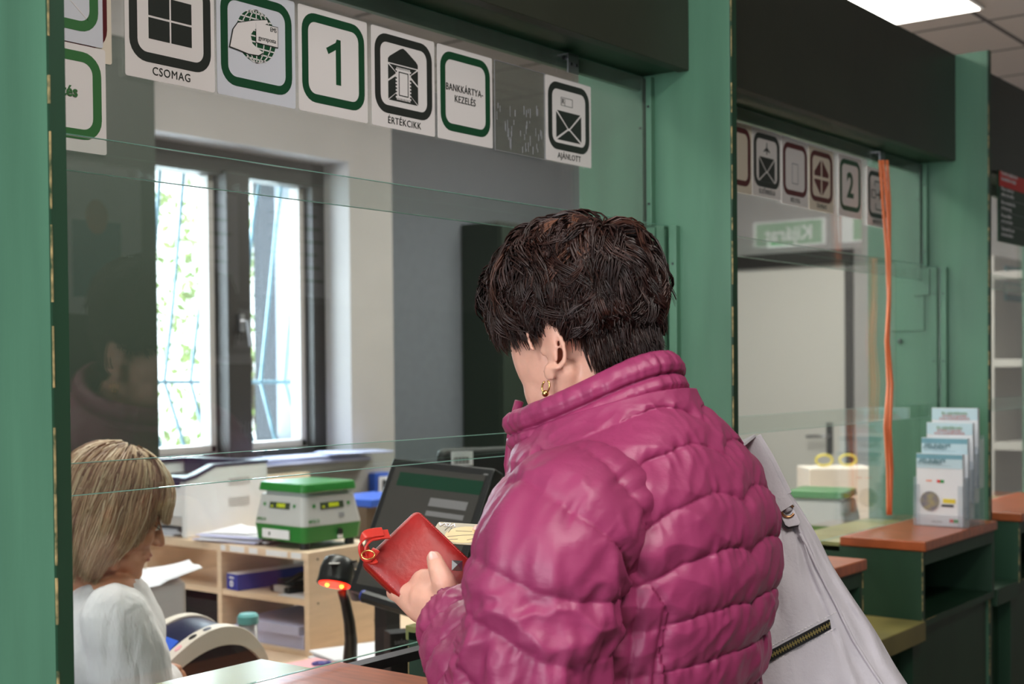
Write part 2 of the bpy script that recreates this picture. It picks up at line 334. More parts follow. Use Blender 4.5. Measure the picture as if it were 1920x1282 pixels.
# glass panes
def pane(name,label,x0,x1,Y,z0,z1,mt,top=True):
    t=.002; o=MB().use(mt).box(x0,x1,Y-t,Y+t,z0+.001,z1-.001).obj(name); tag(o,label,'glass pane')
    e=MB().use('edge_teal')
    e.box(x0,x1,Y-t,Y+t,z0-.0003,z0+.0005); 
    if top: e.box(x0,x1,Y-t,Y+t,z1-.0005,z1+.0003)
    e.obj('polished_edge',o); return o
YU,YA,YBp=1.404,1.355,1.385
nm=['nearest','second','third']
for i in range(3):
    x0,x1=P[i]+TH+.002,P[i+1]-.002
    pane('glass_screen','reflection-hazed upper glass pane of the %s window carrying the square signs'%nm[i] if i<2 else 'upper glass pane of the third window behind the notice',x0,x1 if i else 2.262,YU,1.743,2.07,'glass_upper',False)
    zt=onY(610,325,YA).z; zb=onY(520,894,YA).z
    pane('glass_screen','clear middle glass pane of the %s window, hung below the signs'%nm[i],x0,x1,YA,zb,zt,'glass_clear')
    pb=pane('glass_screen','clear lower glass pane of the %s window standing down at the counter'%nm[i],x0 if i==2 else (x0+.6 if 0 else x0),x1,YBp,1.078,1.393,'glass_clear')
    if i==0: Bx('black_plastic',1.412,1.728,YBp-.004,YBp+.022,1.052,1.066).obj('bottom_channel',pb)
# counter cabinets
def cabinet(x0,x1,label,openside):
    t=thing('counter_cabinet',label,'cabinet',((x0+x1)/2,1.38,0),0,'counter cabinets')
    Bx('brown_lam',x0-.004,x1+(0 if openside else .004),1.19,1.412,1.047,1.072).obj('laminate_top',t,.004,seg=3)
    Bx('green_top',x0,x1,1.412,1.572,1.03,1.056).obj('painted_top',t,.002)
    Bx('green_dark',x0,x0+.018,1.2,1.565,.86,1.046 if 1 else 1).obj('side_panel',t,.001)
    Bx('green_dark',x1-.018,x1,1.2,1.565,.86,1.046).obj('side_panel',t,.001)
    Bx('green_dark',x0+.018,x1-.018,1.548,1.565,.86,1.03).obj('back_panel',t)
    Bx('green_dark',x0+.018,x1-.018,1.2,1.215,1.012,1.046).obj('top_rail',t)
    Bx('green_dark',x0+.018,x1-.018,1.2,1.548,.86,.878).obj('shelf',t,.001)
    w=MB().use('worn_edge'); rnd=random.Random(int(x0*100)); z=.87
    xx=x0 if openside else x1-.002
    while z<1.04: l=rnd.uniform(.005,.05); w.box(xx-.0006,xx+.0022,1.1985,1.2005,z,min(z+l,1.045)); z+=l+rnd.uniform(0,.02)
    if not openside is None: w.box(x0+.02,x0+.09,1.1985,1.2002,.876,.8775)
    w.box(x0-.0007,x0+.001,1.5635,1.5655,.9,1.02)
    w.obj('worn_edge',t)
    Bx('green_dark',x0,x1,1.224,1.56,0,.858).obj('plinth',t)
    return t
cabinet(.834,1.40,'green counter cabinet with brown laminate top at the bottom left of the nearest window',False)
cabinet(1.73,2.27,'green counter cabinet hidden by the customer, its worn green side seen below the purse',True)
cabinet(2.294,2.83,'green counter cabinet with brown top half hidden behind the grey shoulder bag',False)
cabinet(3.19,3.73,'green open counter cabinet with brown top carrying the brochure stand',True)
cabinet(3.95,4.6,'green open counter cabinet with brown top at the far right edge',True)
for a,b,l in((1.40,1.73,'low transaction ledge of the nearest window behind the customer'),(2.83,3.19,'olive painted low transaction ledge between the cabinets of the second window')):
    t=thing('transaction_ledge',l,'ledge',((a+b)/2,1.4,0))
    Bx('ledge',a+.001,b-.001,1.19,1.6,.83,.878).obj('ledge_board',t,.003); Bx('green_dark',a+.001,b-.001,1.26,1.28,0,.83).obj('apron_panel',t)
t=thing('transaction_ledge','green low ledge beside the far right cabinet','ledge',(3.85,1.4,0))
Bx('green_dark',3.756,3.948,1.2,1.6,.83,.878).obj('ledge_board',t,.003); Bx('green_dark',3.756,3.948,1.26,1.28,0,.83).obj('apron_panel',t)
# brackets, cable
for (px,py,l) in((1072,122,'small zinc bracket holding the upper glass of the nearest window'),(1652,298,'small zinc bracket above the orange cable')):
    c=onY(px,py,YU-.012); t=thing('glass_bracket',l,'bracket',c,0,'glass brackets')
    m=MB().use('metal'); m.box(c.x-.016,c.x+.016,c.y-.004,c.y-.001,c.z-.016,c.z+.018); m.box(c.x-.016,c.x+.016,c.y-.004,c.y+.02,c.z+.016,c.z+.019); m.obj('bracket_plate',t)
    m=MB().use('dark_metal')
    for dx,dz in((-.008,0),(.008,0)): m.box(c.x+dx-.0025,c.x+dx+.0025,c.y-.0055,c.y-.004,c.z+dz-.0025,c.z+dz+.0025)
    m.tube([(c.x-.022,c.y+.002,c.z+.01),(c.x+.022,c.y+.002,c.z+.01)],.004,8); m.obj('screws',t)
YC=1.335
pts0=[(1656,300),(1662,380),(1666,470),(1667,560),(1663,640),(1668,720),(1664,800),(1669,880),(1668,965)]
t=thing('orange_cable','bundle of orange cable hanging from the header to the counter at the second window','cable',onY(1668,975,YC))
for k,(dx,dy) in enumerate(((-5,0),(0,.004),(5,0))):
    pp=[onY(x+dx*(1 if y<420 else .6)+2*math.sin(y*.013+k*2),y,YC-dy) for x,y in pts0]
    # smooth
    sm=[]
    for i in range(len(pp)-1):
        for j in range(5): sm.append(pp[i].lerp(pp[i+1],j/5))
    sm.append(pp[-1]); MB().use('orange').tube(sm,.0042,8).obj('strand',t,smooth=True)
# ------------------------------------------------ signs on the upper glass
SY=YU-.0045; EN=V(0,-1,0)
def env_polys(s,cx,cy,w,h):
    "closed envelope: flap triangle and body triangles with white gaps"
    g=.0018
    x0,x1,y0,y1=cx-w/2,cx+w/2,cy-h/2,cy+h/2; mx=cx; my=cy-h*.08
    return [[(x0+g*1.6,y1),(x1-g*1.6,y1),(mx+g,my+g),(mx-g,my+g)],[(x0,y1-g*1.5),(mx-g*2.6,my),(x0,y0+g*1.8)],[(x1,y1-g*1.5),(x1,y0+g*1.8),(mx+g*2.6,my)],[(x0+g*1.5,y0),(mx-g*1.4,my-g*1.5),(mx+g*1.4,my-g*1.5),(x1-g*1.5,y0)]]
def sign(x0,label,ink,draw,cap=None,z0=1.87,z1=2.02,x1=None,card='white_card',Y=SY,bord=.0122,group='square service signs stuck on the glass'):
    x1=x1 or x0+.14; w=x1-x0; h=z1-z0; o=V(x0,Y,z0)
    r=MB().use(card); flat(r,rrect(0,w,0,h,.003,3),o,EX,EZ,EN,.0008); root=r.obj('service_sign'); tag(root,label,'sign',group)
    b=MB().use(ink); zb=.022 if cap else .012
    if cap is None: zb=.015
    P0=rrect(.0065,w-.0065,zb,h-.008,.026); P1=rrect(.0065+bord,w-.0065-bord,zb+bord,h-.008-bord,.0145)
    ring(b,P0,P1,o+EN*.0008,EX,EZ,EN); b.obj('border',root)
    if draw: draw(root,o+EN*.0008,w,h,ink)
    if cap: text(cap,.0148,'ink_black',o+EN*.0012+EX*(w/2)+EZ*.0115,EX,EZ,root,'caption',sx=.92,spacing=1.12)
    return root
def polys(root,name,mn,o,PL,h=.0004):
    m=MB().use(mn)
    for p in PL: flat(m,p,o,EX,EZ,EN,h)
    return m.obj(name,root)
def circle(cx,cy,r,n=28,ry=None): return [(cx+r*math.cos(2*PI*i/n),cy+(ry or r)*math.sin(2*PI*i/n)) for i in range(n)]
def line(a,b,w):
    d=V(b[0]-a[0],b[1]-a[1],0); n=V(-d.y,d.x,0).normalized()*w/2
    return [(a[0]+n.x,a[1]+n.y),(a[0]-n.x,a[1]-n.y),(b[0]-n.x,b[1]-n.y),(b[0]+n.x,b[1]+n.y)]
def d_parcel(r,o,w,h,ink):
    x0,x1,y0,y1=.036,.104,.052,.108; mx,my=.07,.08; g=.0014
    polys(r,'pictogram','ink_black',o,[[(x0,y0),(mx-g,y0),(mx-g,my-g),(x0,my-g)],[(mx+g,y0),(x1,y0),(x1,my-g),(mx+g,my-g)],[(x0,my+g),(mx-g,my+g),(mx-g,y1),(x0,y1)],[(mx+g,my+g),(x1,my+g),(x1,y1),(mx+g,y1)],
      line((mx-g,y1),(mx-.005,y1+.008),.0008),line((mx+g,y1),(mx+.005,y1+.008),.0008),line((mx,y1+.003),(mx-.002,y1+.007),.0008),line((mx,y1+.003),(mx+.002,y1+.007),.0008)])
def d_ems(r,o,w,h,ink):
    c=(.069,.088)
    polys(r,'globe','ink_green',o,[circle(c[0],c[1],.036)])
    L=[]
    for k in range(-4,5):
        y=c[1]+k*.0078; hw=math.sqrt(max(0,.036**2-(y-c[1])**2)); L.append(line((c[0]-hw,y+.0006),(c[0]+hw,y-.0006),.0018))
    for rx in(.014,.027):
        q=[(c[0]+rx*math.sin(PI*i/14-PI/2)*1,0) for i in range(1)]
        for s in(-1,1):
            pr=None
            for i in range(13):
                a=-PI/2+PI*i/12; p=(c[0]+s*rx*math.cos(a),c[1]+.036*math.sin(a))
                if pr: L.append(line(pr,p,.0015))
                pr=p
    L.append(line((c[0],c[1]-.036),(c[0],c[1]+.036),.0015))
    polys(r,'globe_grid','white_card',o+EN*.0004,L,.0003)
    hand=[(.022,.066),(.028,.09),(.036,.1),(.062,.108),(.088,.114),(.09,.11),(.076,.103),(.064,.096),(.058,.088),(.061,.077),(.07,.072),(.08,.068),(.072,.063),(.054,.062),(.04,.064)]
    ox=[(c2[0]+(c2[0]-.058)*.06,c2[1]+(c2[1]-.088)*.06) for c2 in hand]
    polys(r,'hand_outline','ink_black',o+EN*.0008,[ox],.0002); polys(r,'hand','white_card',o+EN*.001,[hand],.0003)
    polys(r,'letter_outline','ink_black',o+EN*.0011,[[(.067,.079),(.108,.079),(.108,.108),(.067,.108)]],.0002)
    polys(r,'letter','white_card',o+EN*.0013,[[(.068,.08),(.107,.08),(.107,.107),(.068,.107)]],.0002)
    text('EMS',.0085,'ink_black',o+EN*.0017+EX*.099+EZ*.102,EX,EZ,r,'letter_text',sx=.8); text('gyorsposta',.0085,'ink_black',o+EN*.0017+EX*.0875+EZ*.087,EX,EZ,r,'letter_text',sx=.85)
def d_num(n):
    def f(r,o,w,h,ink):
        if n=='1': polys(r,'numeral',ink,o,[[(.074,.047),(.084,.047),(.084,.113),(.076,.113),(.074,.108),(.0545,.097),(.059,.089),(.074,.0975)]]); return
        text(n,.088,ink,o+EN*.0005+EX*(w/2-.001)+EZ*(h/2+.001),EX,EZ,r,'numeral',off=.0022,sx=.95)
    return f
def d_stamp(r,o,w,h,ink):
    x0,x1,y0,y1=.036,.104,.043,.098; g=.0012
    PL=[[(x0,y1+.008),(x0+.004,y1+.012),(.064,.124),(.07,.126),(.076,.124),(x1-.004,y1+.012),(x1,y1+.008),(x1,y1+.002),(x0,y1+.002)]]
    PL+=[[(x0,y1-g),(x0+.018,.086),(x0,.074)],[(x0,.071),(x0+.02,.083),(x0+.02,.058),(x0,y0+g)],[(x1,y1-g),(x1-.018,.086),(x1,.074)],[(x1,.071),(x1-.02,.083),(x1-.02,.058),(x1,y0+g)],[(x0+g,y0),(x1-g,y0),(x1-.02,.057),(x0+.02,.057)],[(x0+.003,y1),(x1-.003,y1),(x1-.02,.086),(x0+.02,.086)]]
    polys(r,'envelope','ink_black',o,PL)
    S=[(.054,.047),(.086,.047),(.086,.094),(.054,.094)]; zz=[]
    n=9
    for i in range(4):
        a,b=S[i],S[(i+1)%4]; d=V(b[0]-a[0],b[1]-a[1],0); nn=V(d.y,-d.x,0).normalized()*.0015
        for k in range(n):
            for q,s in((0,-1),(.25,-1),(.25,1),(.75,1),(.75,-1)):
                t=(k+q)/n; zz.append((a[0]+d.x*t+nn.x*s,a[1]+d.y*t+nn.y*s))
    polys(r,'stamp','white_card',o+EN*.0004,[zz],.0003)
    ring_m=MB().use('ink_black'); ring(ring_m,[(.059,.052),(.081,.052),(.081,.089),(.059,.089)],[(.0605,.0535),(.0795,.0535),(.0795,.0875),(.0605,.0875)],o+EN*.0007,EX,EZ,EN,.0003); ring_m.obj('stamp_line',r)
def d_bank(r,o,w,h,ink):
    text('BANKKÁRTYA-',.0158,'ink_black',o+EN*.0005+EX*(w/2-.003)+EZ*.085,EX,EZ,r,'caption',sx=.84,spacing=1.08); text('KEZELÉS',.0158,'ink_black',o+EN*.0005+EX*(w/2-.002)+EZ*.068,EX,EZ,r,'caption',sx=.86,spacing=1.08)
def d_reg(r,o,w,h,ink):
    polys(r,'envelope','ink_black',o,env_polys(1,.07,.066,.078,.052))
    m=MB().use('ink_black'); ring(m,[(.046,.102),(.082,.102),(.082,.117),(.046,.117)],[(.0468,.1028),(.0812,.1028),(.0812,.1162),(.0468,.1162)],o,EX,EZ,EN); m.box(o.x+.058,o.x+.0586,o.y-.0004,o.y,o.z+.103,o.z+.116); m.obj('label_box',r)
    text('R',.013,'ink_black',o+EN*.0005+EX*.052+EZ*.1095,EX,EZ,r,'caption')
def d_air(r,o,w,h,ink):
    polys(r,'envelope','ink_black',o,env_polys(1,.07,.062,.078,.055))
    polys(r,'aeroplane','ink_black',o,[[(.069,.124),(.071,.124),(.0725,.112),(.085,.104),(.085,.101),(.0725,.105),(.071,.096),(.069,.096),(.0675,.105),(.055,.101),(.055,.104),(.0675,.112)]])
def d_box(r,o,w,h,ink):
    m=MB().use('ink_gray'); ring(m,[(.053,.05),(.086,.05),(.086,.098),(.053,.098)],[(.055,.052),(.084,.052),(.084,.096),(.055,.096)],o,EX,EZ,EN); m.obj('pictogram',r)
def d_dia(r,o,w,h,ink):
    g=.004; cx,cy=.07,.08
    polys(r,'pictogram',ink,o,[[(cx-g,cy+g),(cx-g,cy+.044),(cx-.04,cy+.014),(cx-.04,cy+g)],[(cx+g,cy+g),(cx+.04,cy+g),(cx+.04,cy+.014),(cx+g,cy+.044)],[(cx-g,cy-g),(cx-.04,cy-g),(cx-.04,cy-.01),(cx-g,cy-.042)],[(cx+g,cy-g),(cx+g,cy-.042),(cx+.04,cy-.01),(cx+.04,cy-g)]])
def d_dep(r,o,w,h,ink):
    PL=[line((.05,.118),(.112,.118),.003),line((.112,.118),(.112,.045),.003),line((.112,.045),(.056,.045),.003),line((.05,.118),(.05,.105),.003),line((.056,.045),(.056,.06),.003),line((.03,.094),(.03,.074),.004),line((.03,.094),(.055,.094),.0025),line((.03,.074),(.055,.074),.0025),line((.055,.094),(.055,.074),.0025),line((.062,.084),(.085,.084),.005),[(.08,.098),(.1,.084),(.08,.07)]]
    polys(r,'pictogram','ink_black',o,PL)
sign(1.035,'square sign reading CSOMAG with a parcel pictogram','ink_black',d_parcel,'CSOMAG',x1=1.177)
sign(1.181,'square green-bordered sign with a hand over a globe, EMS gyorsposta','ink_green',d_ems,None,x1=1.322,card='film_card')
sign(1.3285,'square green-bordered sign with the large numeral 1','ink_green',d_num('1'),None)
sign(1.478,'square sign reading ÉRTÉKCIKK with an envelope and stamp','ink_black',d_stamp,'ÉRTÉKCIKK',x1=1.622)
sign(1.6295,'square green-bordered sign reading BANKKÁRTYA-KEZELÉS','ink_green',d_bank,None)
sign(1.9215,'square sign reading AJÁNLOTT with an envelope','ink_black',d_reg,'AJÁNLOTT',x1=2.063)
# residue of a removed sign
r=MB().use('glass_old').box(1.775,1.917,SY-.001,SY,1.868,2.02).obj('sign_residue'); tag(r,'transparent scratched remains of a peeled-off sign between BANKKÁRTYA and AJÁNLOTT signs','sign remains')
m=MB().use('ink_gray'); rnd=random.Random(3)
for k in range(40):
    x=rnd.uniform(1.778,1.912); z=rnd.uniform(1.872,1.95-(x-1.78)*.05); l=rnd.uniform(.004,.02); m.box(x,x+rnd.uniform(.0004,.0012),SY-.0016,SY-.001,z,z+l)
for z in(1.8685,2.019): m.box(1.775,1.917,SY-.0016,SY-.001,z,z+.0008)
for x in(1.775,1.9165): m.box(x,x+.0008,SY-.0016,SY-.001,1.868,2.02)
m.obj('glue_marks',r)
# left stack of signs (seen past the near partition)
r1=sign(.862,'white green-bordered sign at the left edge ending in etés','ink_lgreen',None,None,z0=onY(160,283,SY).z-.008+.006,z1=1.895,x1=1.006,bord=.0122)
text('etés',.0185,'ink_lgreen',onY(146,173,SY-.0016),EX,EZ,r1,'caption',off=.0004,align='RIGHT')
r2=sign(.862,'pale green-bordered sign with thin crossing lines, topmost at the left edge','ink_lgreen',None,None,z0=1.8965,z1=2.05,x1=1.003,card='film_card',bord=.0122)
polys(r2,'pictogram','white_card',V(.862,SY-.0008,1.8965),[line((.02,.05),(.12,.09),.001),line((.07,.07),(.12,.03),.001)])
r3=sign(.872,'cream red-bordered sign mostly hidden behind the left edge signs','ink_red',None,None,z0=1.879,z1=2.04,x1=1.0165,card='cream_card',Y=SY+.0015)
# signs of the second window
sign(2.557,'cream red-bordered sign cut off by the second partition','ink_red',None,None,z0=1.883,z1=2.033,card='cream_card')
sign(2.7,'small sign reading ELSŐBBSÉGI with an aeroplane over an envelope','ink_black',d_air,'ELSŐBBSÉGI',z0=1.884,z1=2.034)
sign(2.845,'small red-bordered sign with a thin upright rectangle','ink_red',d_box,'BÉLYEG',z0=1.879,z1=2.031)
sign(2.99,'small red-bordered sign with four dark red triangles','ink_red',d_dia,'TÁVIRAT',z0=1.878,z1=2.03,card='cream_card')
sign(3.161,'small green-bordered sign with the numeral 2','ink_green',d_num('2'),None,z0=1.878,z1=2.03)
sign(3.338,'small black-bordered sign with an arrow entering a bracket','ink_black',d_dep,'BEFIZETÉS',z0=1.868,z1=2.02)
# notice at far right
t=thing('language_notice','red and green multilingual notice hanging at the right edge','notice',(4.0,1.32,1.9))
a=onY(1872,318,1.30); b=onY(1872,452,1.30)
Bx('green_dark',a.x,a.x+.5,1.298,1.304,b.z,a.z).obj('panel',t); zr=onY(1872,348,1.30).z
Bx('red_sign',a.x+.001,a.x+.5,1.2965,1.298,zr,onY(1872,320,1.30).z).obj('red_band',t)
for k,s in enumerate(('A postai szolgáltatások\nhasználatához kérjük','Please contact us\nwhile in the office','Bitte vermeiden Sie\ndie Benutzung','Ne pas utiliser\nsur le territoire','Просим Вас не\nиспользовать')):
    zz=[onY(1890,q,1.30).z for q in(334,363,388,412,437)][k]
    text(s,.017,'poster_white',V(a.x+.012,1.2955,zz),EX,EZ,t,'lettering',align='LEFT')
for q in(375,400,424):
    zz=onY(1890,q,1.30).z; Bx('ink_gray',a.x,a.x+.5,1.2972,1.298,zz,zz+.001).obj('rule',t)
# ------------------------------------------------ customer-side wall: posters and exit sign (seen as reflections)
def onback(x,z,w,h,mn,name,label,cat):
    o=Bx(mn,x-w/2,x+w/2,YF+.002,YF+.01,z-h/2,z+h/2).obj(name); return tag(o,label,cat)
p=onback(3.75,2.12,.5,.7,'poster_white','poster','tall poster of a seated figure on the wall opposite the counters','poster')
Bx('poster_teal',3.62,3.88,YF+.01,YF+.014,1.85,2.2).obj('picture',p); MB().use('poster_skin').ell((3.75,YF+.014,2.22),(.06,.004,.08)).obj('figure',p)
for k,(x,w) in enumerate(((4.35,.5),(5.0,.5))):
    p=onback(x,2.15,w,.5,'poster_white','poster','%s white text poster on the wall opposite the counters'%('left' if k else 'right'),'poster')
    m=MB().use('ink_lgreen')
    for j in range(6): m.box(x-w*.4,x+w*(.4-.05*(j%3)),YF+.01,YF+.012,1.98+j*.07,1.995+j*.07)
    m.obj('printed_lines',p)
p=onback(4.55,1.68,.42,.28,'poster_white','notice','small white notice below the posters opposite the counters','notice')
m=MB().use('ink_gray')
for j in range(3): m.box(4.4,4.7,YF+.01,YF+.012,1.59+j*.07,1.62+j*.07)
m.obj('printed_lines',p)
o=Bx('exit_white',XR-.012,XR-.002,-1.12,-.64,2.24,2.40).obj('exit_sign'); tag(o,'green and white exit sign reading Kijárat, seen reflected in the second window','sign')
Bx('exit_glow',XR-.015,XR-.012,-1.1,-.66,2.25,2.39).obj('green_field',o)
text('Kijárat',.12,'exit_white',V(XR-.016,-.88,2.315),V(0,-1,0),EZ,o,'lettering',off=.002)
o=Bx('exit_white',XR-.012,XR-.002,-.58,-.2,2.24,2.40).obj('exit_pictogram_sign'); tag(o,'white sign with running figure beside the exit sign, seen as a reflection','sign')
Bx('exit_glow',XR-.015,XR-.012,-.46,-.28,2.25,2.39).obj('green_field',o); Bx('ink_black',XR-.016,XR-.012,-.4,-.34,2.27,2.36).obj('figure',o)
d=struct(Bx('frame_dark',XR-.03,XR,-1.55,-.1,2.1,2.2).box(XR-.03,XR,-1.6,-1.52,0,2.2).box(XR-.03,XR,-.15,-.07,0,2.2),'door_2')
Bx('door_white',XR-.02,XR-.005,-1.52,-.15,.01,2.1).obj('door_leaf',d)
# ------------------------------------------------ tall cabinets on the staff side
def tall(x0,x1,y0,y1,z,label):
    t=thing('tall_cabinet',label,'cabinet',((x0+x1)/2,(y0+y1)/2,0)); Bx('cab_green',x0,x1,y0+.02,y1,0,z).obj('carcass',t,.003)
    mid=(x0+x1)/2
    for a,b in((x0+.005,mid-.003),(mid+.003,x1-.005)): 
        d=Bx('cab_green',a,b,y0,y0+.019,.05,z-.02).obj('door',t,.003); MB().use('dark_metal').tube([((b if a<mid-.01 else a)+(-.03 if a<mid-.01 else .03),y0-.015,1.0),((b if a<mid-.01 else a)+(-.03 if a<mid-.01 else .03),y0-.015,1.12)],.005).obj('handle',d)
    return t
xc=onY(297,500,3.74).x
tall(xc-1.1,xc,3.74,3.99,2.62,'tall dark green cabinet left of the window behind the clerk')
xd=onY(866,500,3.3).x
xd=onY(866,500,4.74).x
tall(xd,xd+1.0,4.46,4.74,2.3,'tall dark green cabinet behind the customer\'s head, right of the window')
# white shelf furniture far right behind third window
t=thing('white_rack','white shelving seen at the right edge above the far counter','shelf',(5.6,2.6,0))
x0=onY(1876,600,2.2).x
Bx('door_white',x0-.1,x0+1.2,2.2,2.23,.3,2.05).obj('back_board',t)
for z in(onY(1900,680,2.0).z,onY(1900,845,2.0).z,1.95): Bx('door_white',x0-.1,x0+1.2,1.96,2.2,z-.02,z+.02).obj('shelf_board',t,.002)
Bx('poster_teal',x0+.06,x0+.35,2.19,2.2,onY(1900,565,2.19).z,onY(1900,500,2.19).z).obj('picture',t); Bx('poster_white',x0+.06,x0+.35,2.185,2.19,onY(1900,552,2.19).z,onY(1900,535,2.19).z).obj('reflection_band',t)  # teal panel and white band painted in for a reflection of outdoors
# ------------------------------------------------ ceiling lamps
def lamp(x0,x1,y0,y1,label,s=1):
    t=thing('ceiling_lamp',label,'lamp',((x0+x1)/2,(y0+y1)/2,H),0,'ceiling lamp panels')
    Bx('lamp_frame',x0,x1,y0,y1,H-.012,H-.001).obj('lamp_frame',t); Bx('lamp_on',x0+.015,x1-.015,y0+.015,y1-.015,H-.016,H-.012).obj('diffuser',t)
a=onZ(1668,42,H); b=onZ(1835,5,H)
lamp(a.x-1.2,a.x,b.y,a.y,'lit rectangular ceiling lamp panel above the second window')
lamp(2.4,3.6,2.5,2.9,'lit ceiling lamp panel over the clerk\'s room')
lamp(.2,1.4,-.5,-.1,'lit ceiling lamp panel over the customer hall near the window')
lamp(5.2,6.4,2.9,3.3,'added fill lamp panel near the far right wall of the staff room')  # unseen panel, added to brighten the back right of the staff room
lamp(.9,2.1,2.3,2.7,'added fill lamp panel above the clerk')  # unseen panel, added to brighten the clerk's area
lamp(-1.8,-.6,.4,.8,'lit ceiling lamp panel over the customer hall at left')
# ------------------------------------------------ staff desk and things on it
ZD=.73
t=thing('staff_desk','long light wooden staff desk behind the glass','desk',(2.2,2.6,0))
Bx('birch',1.86,3.6,1.72,3.25,ZD-.028,ZD).obj('desk_top',t,.003)
for x,y in((1.9,1.76),(3.55,1.76),(1.9,3.2),(3.55,3.2)): Bx('gray_plastic',x-.025,x+.025,y-.025,y+.025,0,ZD-.028).obj('leg',t)
# shelf unit
UX0,UX1,UY0,UY1=2.515,2.80,2.634,3.72; ZU=1.011
t=thing('desk_shelf','light birch pigeonhole shelf standing on the staff desk','shelf',(2.65,3.2,ZD))
Bx('birch',UX0,UX1,UY0,UY1,ZU-.022,ZU).obj('top_board',t,.001)
for y in(UY0,2.99,3.33,UY1-.018): Bx('birch',UX0+.001,UX1,y,y+.018,ZD,ZU-.022).obj('upright',t)
Bx('birch',UX0+.004,UX1,UY0+.018,UY1-.018,.865,.881).obj('middle_board',t); Bx('birch',UX0,UX1,UY0+.018,UY1-.018,ZD+.001,ZD+.012).obj('bottom_board',t)
Bx('offwhite',UX1-.006,UX1-.001,UY0+.018,3.1,ZD+.012,ZU-.022).obj('back_board',t)
m=MB().use('label')
for y0,y1 in((2.66,2.70),(2.715,2.80),(2.835,2.87),(2.89,2.95),(2.97,2.99)): m.box(UX0-.0012,UX0,y0,y1,ZU-.019,ZU-.003)
m.obj('shelf_labels',t)
m=MB().use('dark_metal')
for x,z in((2.55,.99),(2.55,.87),(2.77,.79)): m.tube([(x,UY0-.001,z),(x,UY0+.002,z)],.003,8)
m.obj('screws',t)
# blue toner box, hole punch, papers in the shelf
b=thing('toner_box','long blue cardboard box lying in the upper pigeonhole','box',(2.62,2.9,.881))
M=rotz((2.522,2.975,.8815),-8)
MB().use('blue_box').box(0,.26,-.055,0,0,.046,M=M).obj('carton',b,.001)
MB().use('paper').box(.0,.26,-.054,-.001,.046,.0468,M=M).obj('top_face',b)
m=MB().use('label'); ring(m,circle(-.026,.018,.009,20),circle(-.026,.018,.004,20),M@V(-.0005,0,0),(M@V(0,1,0)-M@V(0,0,0)),EZ,-(M@V(1,0,0)-M@V(0,0,0)),.0005); m.box(-.001,0,-.038,-.014,.033,.037,M=M); m.obj('printed_ring',b)
h=thing('hole_punch','black office punch and holder lying beside the blue box','hole punch',(2.6,2.8,.881)); M=rotz((2.56,2.80,.8815),-12)
MB().use('black_plastic').box(0,.12,-.05,.05,0,.018,M=M).box(.02,.11,-.045,.045,.018,.034,M=M).obj('base',h,.004)
MB().use('black_plastic').tube([M@V(.01,-.02,.03),M@V(.06,-.02,.047),M@V(.13,-.02,.05)],[.01,.014,.012],10,flat=.5).obj('lever',h,smooth=True)
MB().use('gray_plastic').box(-.004,.03,-.03,.02,.003,.02,M=M).obj('metal_plate',h)
o=MB().use('black_plastic').lathe([(.03,0),(.032,.004),(.032,.028),(.028,.032),(.012,.032),(.012,.034)],V(2.65,2.73,.8815)).obj('tape_roll',smooth=False); tag(o,'black round tape roll in the upper pigeonhole right of the punch','tape roll')
o=MB().use('paper').box(2.53,2.74,2.66,2.77,.8815,.884).obj('paper_sheets'); tag(o,'white papers at the right end of the upper pigeonhole','papers')
o=MB().use('paper_blue').box(2.53,2.78,2.67,2.96,ZD+.0125,ZD+.05).box(2.52,2.76,2.68,2.93,ZD+.05,ZD+.075).obj('paper_stack'); tag(o,'stack of white papers in the lower pigeonhole','papers')
def papers(name,label,c,w,l,h,az,mn='paper',n=4,jit=.01,mns=None):
    rnd=random.Random(int(c[0]*1000)); m=MB()
    for i in range(n):
        m.use((mns or [mn])[i%len(mns or [mn])]); M=rotz((c[0]+rnd.uniform(-jit,jit),c[1]+rnd.uniform(-jit,jit),c[2]+i*h/n),az+rnd.uniform(-5,5)); m.box(-w/2,w/2,-l/2,l/2,0.0002,h/n-.0003,M=M)
    o=m.obj(name); tag(o,label,'papers'); return o
papers('papers','loose sheets lying on the shelf between printer and scale',(2.63,2.99,ZU+.0005),.19,.24,.022,12,n=7,jit=.015,mns=['paper','paper_blue','paper','gray_plastic'])
o=MB().use('paper').add([V(2.54,3.08,ZU+.024),V(2.56,2.93,ZU+.026),V(2.70,2.92,ZU+.024),V(2.69,3.06,ZU+.024),V(2.60,3.0,ZU+.048),V(2.63,2.99,ZU+.03)],[(0,1,4),(1,2,5,4),(2,3,5),(3,0,4,5)]).obj('crumpled_sheet'); tag(o,'crumpled white sheet topping the loose papers beside the printer','paper')
# pen
t=thing('pen','black and wooden pen lying in front of the scale','pen',onZ(510,1014,ZU+.004)); a=onZ(487,1019,ZU+.006); b=onZ(520,1012,ZU+.006)
MB().use('black_plastic').tube([a,a.lerp(b,.55)],.0045).obj('barrel',t,smooth=True); MB().use('bark').tube([a.lerp(b,.56),b+(b-a)*.7],.0042).obj('grip',t,smooth=True)
